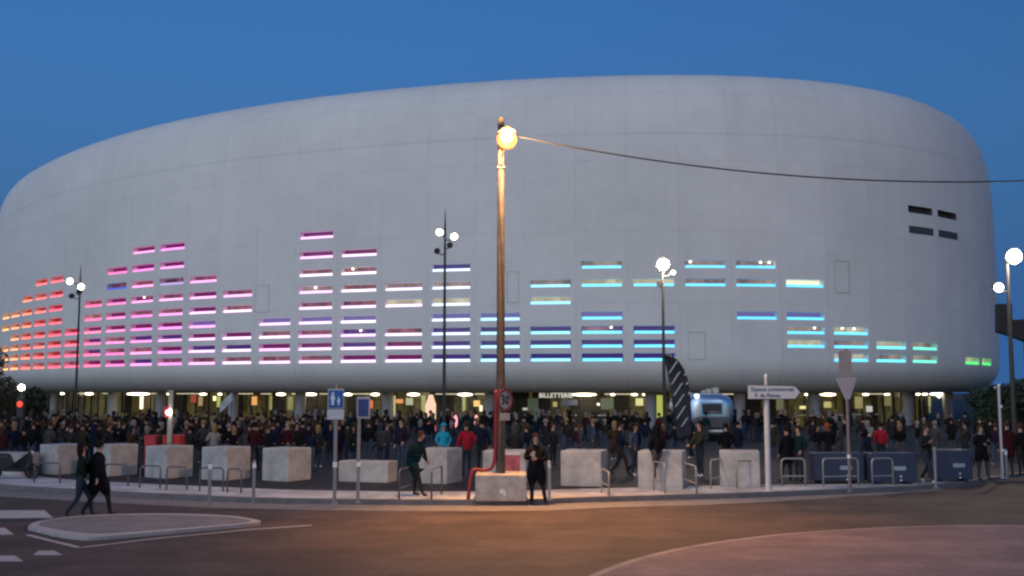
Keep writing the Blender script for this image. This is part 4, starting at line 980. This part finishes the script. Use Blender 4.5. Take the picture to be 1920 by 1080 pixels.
    for f in bmh.faces: f.smooth = True
    bmh.to_mesh(hd); bmh.free(); hd.materials.append(JEANS[1])
    face = None
    if detail:
        f = MB(); f.ball(hc + Vector((0, -.098, -.012)), .014, 8, 6, (.8, 1.3, 1.6)); 
        for s in (-1, 1): f.ball(hc + Vector((s * .092, .0, -.01)), .022, 8, 6, (.4, .8, 1.3))
        f.cur = 1
        for s in (-1, 1): f.ball(hc + Vector((s * .032, -.088, .012)), .010, 8, 6, (1.4, .6, .7))
        f.ball(hc + Vector((0, -.086, -.048)), .012, 8, 6, (2.0, .5, .4))
        face = f
    return out, hd, face, hc
def set_mats(o, ms):
    for i, m_ in enumerate(ms):
        o.material_slots[i].link = 'OBJECT'; o.material_slots[i].material = m_
def person(pm, loc, rz, h, top, jeans, shoe, skin, hair, label, group=None):
    out, hd, face, hc = pm
    o = bpy.data.objects.new("person", out); C.objects.link(o); o.location = loc; o.rotation_euler.z = rz; s = h / 1.775; o.scale = (s, s, s)
    set_mats(o, [top, jeans, skin, shoe]); tag(o, label, "person", group)
    hr = bpy.data.objects.new("hair", hd); C.objects.link(hr); hr.parent = o; set_mats(hr, [hair])
    if face: face.build("face_features", [skin, mat("eye_lip_dark", (.05, .02, .02), .5)], o, smooth=True)
    return o
PMS = {
 "stand": person_meshes(bulk=1.25), "pocket": person_meshes(("pocket", "pocket"), ("stand", "wide"), bulk=1.3), "coat": person_meshes(("pocket", "down"), ("stand", "stand"), coat=True, bulk=1.25),
 "cross": person_meshes(("cross", "cross"), ("wide", "stand"), hairk="long", bulk=1.25), "phone": person_meshes(("phone", "phone"), ("stand", "stand"), hairk="long", bulk=1.2), "up": person_meshes(("down", "up"), ("stand", "stand"), bulk=1.2),
 "walk": person_meshes(("back", "fwd"), ("front", "rear"), bulk=1.2), "hood": person_meshes(("pocket", "pocket"), ("stand", "stand"), coat=True, hood=True, hairk="long", bulk=1.3), "small": person_meshes(("down", "phone"), ("stand", "wide"), coat=True, hairk="long")}
# named people in front
def who(px, py, ytop, arms, legs, top, jeans, rz, label, shoe=0, hair="dark hair", z=.12, Y=None, skin=0, dz=0, **k):
    g = G(px, py, z) if Y is None else XY(px, Y, z)
    h = (py - ytop) * g.y / F if Y is None else k.pop("h", 1.75)
    h = max(1.5, min(1.95, h)); k.setdefault("detail", True); k["bulk"] = k.get("bulk", 1.08) * 1.26
    hr = cm(k.pop("haircloth")) if "haircloth" in k else hm_(hair)
    o = person(person_meshes(arms, legs, **k), (g.x, g.y, g.z + dz), radians(rz), h, cm(top), jeans, SHOE[shoe], SKIN[skin], hr, label); return o
J = JEANS
who(149, 973, 832, ("pocket", "fwd"), ("rear", "front"), "dark green", J[0], 115, "person in dark green jacket and jeans walking, left one of the couple", hairk="long", z=.0)
who(181, 971, 828, ("back", "pocket"), ("front", "rear"), "black", J[1], 140, "person in long black coat walking across the island, right one of the couple", hair="dark hair", coat=True, bulk=1.25, z=.0)
pt = who(774, 930, 806, ("cross", "fwd"), ("perch", "stand"), "teal", J[1], 60, "person in dark teal jacket leaning on a hoop, head bowed", lean=.38, coat=True, bulk=1.3, hair="brown hair")
ph = who(1005, 947, 812, ("phone", "cross"), ("stand", "wide"), "black", J[1], 0, "person in black facing the camera on the kerb, looking down at phone", hair="dark hair", bulk=1.25, coat=True, z=.0)
MB().box((-.07, -.30, 1.25), (.07, .012, .14)).build("phone", mat("phone_body", (.02, .02, .02), .3, emit=(.5, .5, .6), es=.3), ph)
g = XY(1233, 33.3); who(1233, 905, 800, ("pocket", "pocket"), ("perch", "stand"), "black", J[3], 200, "person in black jacket standing up on a hoop crossbar in pale shoes", shoe=1, Y=32.75, h=1.62, dz=.30, lean=.08, coat=False, bulk=1.15, hood=True, hairk="long", haircloth="black")
who(1163, 893, 792, ("fwd", "wide"), ("front", "rear"), "navy", J[1], 80, "person in navy jacket striding between two concrete cubes", bulk=1.15)
who(1190, 893, 795, ("pocket", "back"), ("stand", "rear"), "slate blue", J[0], 60, "long haired person in slate blue jacket with white shoes, beside the striding one", shoe=1, hairk="long")
who(1313, 895, 790, ("fwd", "fwd"), ("stand", "stand"), "olive", J[0], -70, "person in olive jacket and jeans in front of the feather banner foot", shoe=1)
who(1362, 900, 794, ("pocket", "pocket"), ("stand", "stand"), "black", J[1], 190, "dark haired person in black before the trailer, behind a concrete cube", Y=40, h=1.8)
who(831, 893, 790, ("pocket", "pocket"), ("stand", "stand"), "turquoise", J[1], 20, "person in bright turquoise hooded jacket", Y=41, h=1.74, hood=True, hairk="long", haircloth="turquoise", coat=True)
who(874, 895, 788, ("pocket", "down"), ("stand", "stand"), "red", J[0], 200, "person in red jacket and jeans left of the wooden pole", hair="brown hair")
who(903, 884, 782, ("down", "pocket"), ("stand", "stand"), "navy", J[1], 170, "person in navy jacket next to the red jacket, left of the wooden pole", bulk=1.1)
who(966, 893, 790, ("pocket", "pocket"), ("stand", "stand"), "charcoal", J[1], 180, "broad person in charcoal coat with pale hood just right of the wooden pole", Y=39, h=1.82, bulk=1.25, hood=True, hairk="long", haircloth="grey")
who(752, 882, 782, ("down", "pocket"), ("stand", "stand"), "purple", J[2], -40, "person in dark purple jacket and pale jeans behind the seated teal one")
who(1235, 880, 780, ("down", "down"), ("stand", "stand"), "maroon", J[1], 160, "person with red hood behind the one standing on a hoop", Y=43, h=1.78, hood=True, hairk="long", haircloth="maroon")
who(1477, 903, 800, ("pocket", "down"), ("stand", "wide"), "black", J[1], 200, "person in black coat just right of the white signpost", coat=True)
who(1499, 903, 800, ("pocket", "pocket"), ("stand", "stand"), "teal", J[0], -60, "person in dark teal jacket standing over the wide hoop")
who(1553, 895, 797, ("down", "phone"), ("stand", "stand"), "black", J[1], 190, "red haired person in black left of the give way post", hairk="long", haircloth="orange", Y=42)
who(1622, 903, 800, ("fwd", "cross"), ("front", "rear"), "navy", J[0], 70, "person in navy jacket bending forward right of the give way post", lean=.35, hair="grey hair")
who(1653, 885, 800, ("down", "down"), ("stand", "stand"), "red", J[1], 180, "person in bright red top behind the middle blue block", Y=44, h=1.7)
who(1739, 908, 798, ("phone", "back"), ("front", "rear"), "charcoal", J[0], 30, "person in charcoal jacket walking between two blue blocks in pale shoes", shoe=1, hair="brown hair")
who(1842, 900, 798, ("cross", "phone"), ("stand", "wide"), "black", J[3], 10, "person in black with white scarf near the right end", hair="brown hair", coat=True)
who(1892, 893, 790, ("pocket", "down"), ("stand", "stand"), "maroon", J[0], 180, "person in dark maroon coat beside the silver post at right edge", hair="brown hair", coat=True)
who(1917, 893, 795, ("pocket", "down"), ("stand", "stand"), "black", J[1], 200, "person in black cut by the right edge", hair="brown hair")
g = XY(1839, 39); MB().tube([(g.x - .1, g.y - .2, 1.50), (g.x, g.y - .24, 1.42), (g.x + .08, g.y - .2, 1.5)], .05, 8)

zones = [(-60, "by the traffic light"), (60, "behind the leftmost concrete cube"), (165, "behind the second concrete cube"), (250, "behind the red boxes"), (345, "right of the pale square post"), (400, "below the white flag"),
         (480, "left of the pedestrian sign"), (585, "by the pedestrian sign"), (655, "by the smaller blue sign"), (735, "left of the cream lamp"), (830, "left of the wooden pole"), (950, "below the ticket sign"),
         (1080, "left of the feather banner"), (1290, "by the silver trailer"), (1405, "behind the white direction sign"), (1510, "left of the give way post"), (1600, "right of the give way post"), (1700, "by the rightmost blue block"), (1830, "at the right edge")]
def zone(px):
    z = zones[0][1]
    for x, nme in zones:
        if px >= x: z = nme
    return z
used = {}
cols_w = ["black"] * 12 + ["charcoal"] * 6 + ["navy"] * 5 + ["dark green"] * 3 + ["brown"] * 3 + ["maroon"] * 2 + ["grey"] * 3 + ["teal"] * 2 + ["purple"] * 3 + ["olive"] * 3 + ["pale grey", "slate blue", "maroon", "brown", "grey"]
kinds = {"stand": "jacket", "pocket": "jacket", "coat": "coat", "cross": "jacket", "phone": "jacket", "up": "jacket waving", "walk": "jacket", "hood": "hooded coat", "small": "coat"}
def crowd(px, Y, rw):
    zn = zone(px)
    for _ in range(60):
        kd = random.choice(["stand", "stand", "pocket", "pocket", "coat", "coat", "cross", "phone", "walk", "hood", "small"] + (["up"] if random.random() < .3 else []))
        c = random.choice(cols_w); hr = random.choice(["dark hair", "dark hair", "brown hair", "brown hair", "light hair", "grey hair"]) if kd != "hood" else ""
        lb = "person in %s %s, %s%s %s" % (c, kinds[kd], (hr + ", ") if hr else "", rw, zn)
        if lb not in used: break
    used[lb] = 1
    lb = lb.replace(" ,", ",")
    o = person(PMS[kd], XY(px, Y), radians(random.gauss(175, 60)), random.uniform(1.58, 1.86), cm(c), random.choice(JEANS), SHOE[random.random() < .12], random.choice(SKIN), hm_(hr) if hr else cm(c), lb, "crowd waiting in front of the arena")
def fill(x0, x1, rws):
    for (Y, step, rw) in rws:
        x = x0 + random.uniform(0, step)
        while x < x1:
            crowd(x, Y + random.uniform(-1.2, 1.2), rw); x += step * random.uniform(.7, 1.35)
fill(-40, 590, [(40.6, 36, "front row"), (43.2, 27, "second row"), (46, 25, "third row"), (49.5, 24, "fourth row"), (53.5, 25, "fifth row"), (58, 25, "sixth row"), (63, 25, "back row")])
fill(590, 740, [(43, 32, "front row"), (47, 30, "second row"), (52, 30, "third row"), (58, 34, "back row")])
fill(740, 940, [(49, 48, "front row"), (54, 40, "middle row"), (61, 44, "back row")])
fill(950, 1290, [(43, 54, "front row"), (47, 46, "second row"), (52, 46, "middle row"), (59, 52, "back row")])
fill(1290, 1440, [(47, 75, "front row")])
fill(1440, 1890, [(44, 50, "front row"), (48, 46, "second row"), (53, 50, "middle row")])
# the far rows beyond the people one can count: one object
rc = random.Random(5); b = MB(); cmats = []
def cmi(m_):
    if m_ not in cmats: cmats.append(m_)
    return cmats.index(m_)
kinds_l = [k for k in PMS if k != "up"]
for i in range(190):
    px = rc.uniform(20, 1830) if i % 3 else rc.uniform(560, 1500); Y = rc.uniform(63.5, 69.5) - (3 if px > 1500 else 0); out, hd, _, _2 = PMS[rc.choice(kinds_l)]
    Mx = Matrix.Translation(XY(px, Y)) @ Matrix.Rotation(radians(rc.gauss(180, 60)), 4, 'Z') @ Matrix.Scale(rc.uniform(1.6, 1.88) / 1.775, 4)
    ms_ = [cmi(cm(rc.choice(cols_w[:38]))), cmi(rc.choice(JEANS)), cmi(rc.choice(SKIN)), cmi(SHOE[0])]; hm2 = cmi(hm_(rc.choice(list(HAIR))))
    for me_, fm in ((out, None), (hd, hm2)):
        o0 = len(b.v); b.v += [tuple(Mx @ v.co) for v in me_.vertices]
        for p in me_.polygons: b.f.append(tuple(v + o0 for v in p.vertices)); b.mi.append(fm if fm is not None else ms_[p.material_index])
me_ = bpy.data.meshes.new("crowd"); me_.from_pydata(b.v, [], b.f)
for m_ in cmats: me_.materials.append(m_)
me_.polygons.foreach_set("material_index", b.mi); me_.polygons.foreach_set("use_smooth", [True] * len(b.f))
co = bpy.data.objects.new("crowd", me_); C.objects.link(co); tag(co, "dark mass of people packed against the glass entrance front", "crowd", kind="stuff")
print("PEOPLE", sum(o.name.startswith("person") for o in bpy.data.objects), "long", [k for k in used if len(k.replace(",", " ").split()) > 16])

# ------------------------------------------------------------------ trees
leafm = [mat("foliage_dark", (.035, .05, .025), .8, var=.4, vs=3), mat("foliage_brown", (.06, .05, .035), .8, var=.4, vs=3)]
barkm = mat("bark", (.06, .045, .035), .9, var=.3, vs=5)
def tree(name, loc, hgt, rad, label, lm, seed, n=2600, ls=1.0, base=.25, cat="tree", group=None):
    rnd = random.Random(seed); t = empty(name, loc, label=label, cat=cat, group=group)
    b = MB(); b.tube([(0, 0, 0), (.05, 0, hgt * .3), (0, .05, hgt * .7)], [.16 * rad / 2, .11 * rad / 2, .04], 8)
    lobes = []
    for i in range(14):
        a_ = rnd.uniform(0, 6.28); rr = rad * sqrt(rnd.random()) * .7; z = hgt * rnd.uniform(base + .1, .88); lobes.append((Vector((rr * cos(a_), rr * sin(a_), z)), rad * rnd.uniform(.25, .45)))
        b.tube([(0, 0, hgt * base), (rr * cos(a_) * .6, rr * sin(a_) * .6, z * .85), (rr * cos(a_), rr * sin(a_), z)], [.06, .03, .01], 5)
    b.build("trunk", barkm, t, smooth=True)
    c = MB()
    for i in range(n):
        lo, r = rnd.choice(lobes); v = Vector((rnd.gauss(0, 1), rnd.gauss(0, 1), rnd.gauss(0, 1))).normalized() * r * rnd.random()**.4
        p = lo + v; s_ = rnd.uniform(.05, .12) * ls; u = Vector((rnd.gauss(0, 1), rnd.gauss(0, 1), rnd.gauss(0, 1))).normalized(); w2 = u.orthogonal().normalized()
        c.add([p - u * s_, p + w2 * s_ * .5, p + u * s_, p - w2 * s_ * .5], [(0, 1, 2, 3)])
    c.build("crown", lm, t)
tree("tree", XY(-48, 47), 4.9, 2.5, "dark bushy tree at the left edge behind the traffic light", leafm[1], 3, 9000, base=.03)
for i, (px, Y, hh_, rd, lb) in enumerate(((1872, 84, 3.2, 2.6, "dark shrub by the right end of the arena, behind the silver post"), (1930, 84, 3.4, 2.8, "dark shrub at the right edge under the billboard"), (1990, 90, 4.2, 3.4, "dark shrub beyond the right edge"), (30, 82, 3.1, 3.0, "dark shrub at the left edge beyond the crowd"))):
    tree("shrub", XY(px, Y), hh_, rd, lb, leafm[0], 20 + i, 5000, ls=2.2, base=.02, cat="shrub", group="shrubs beyond the plaza")
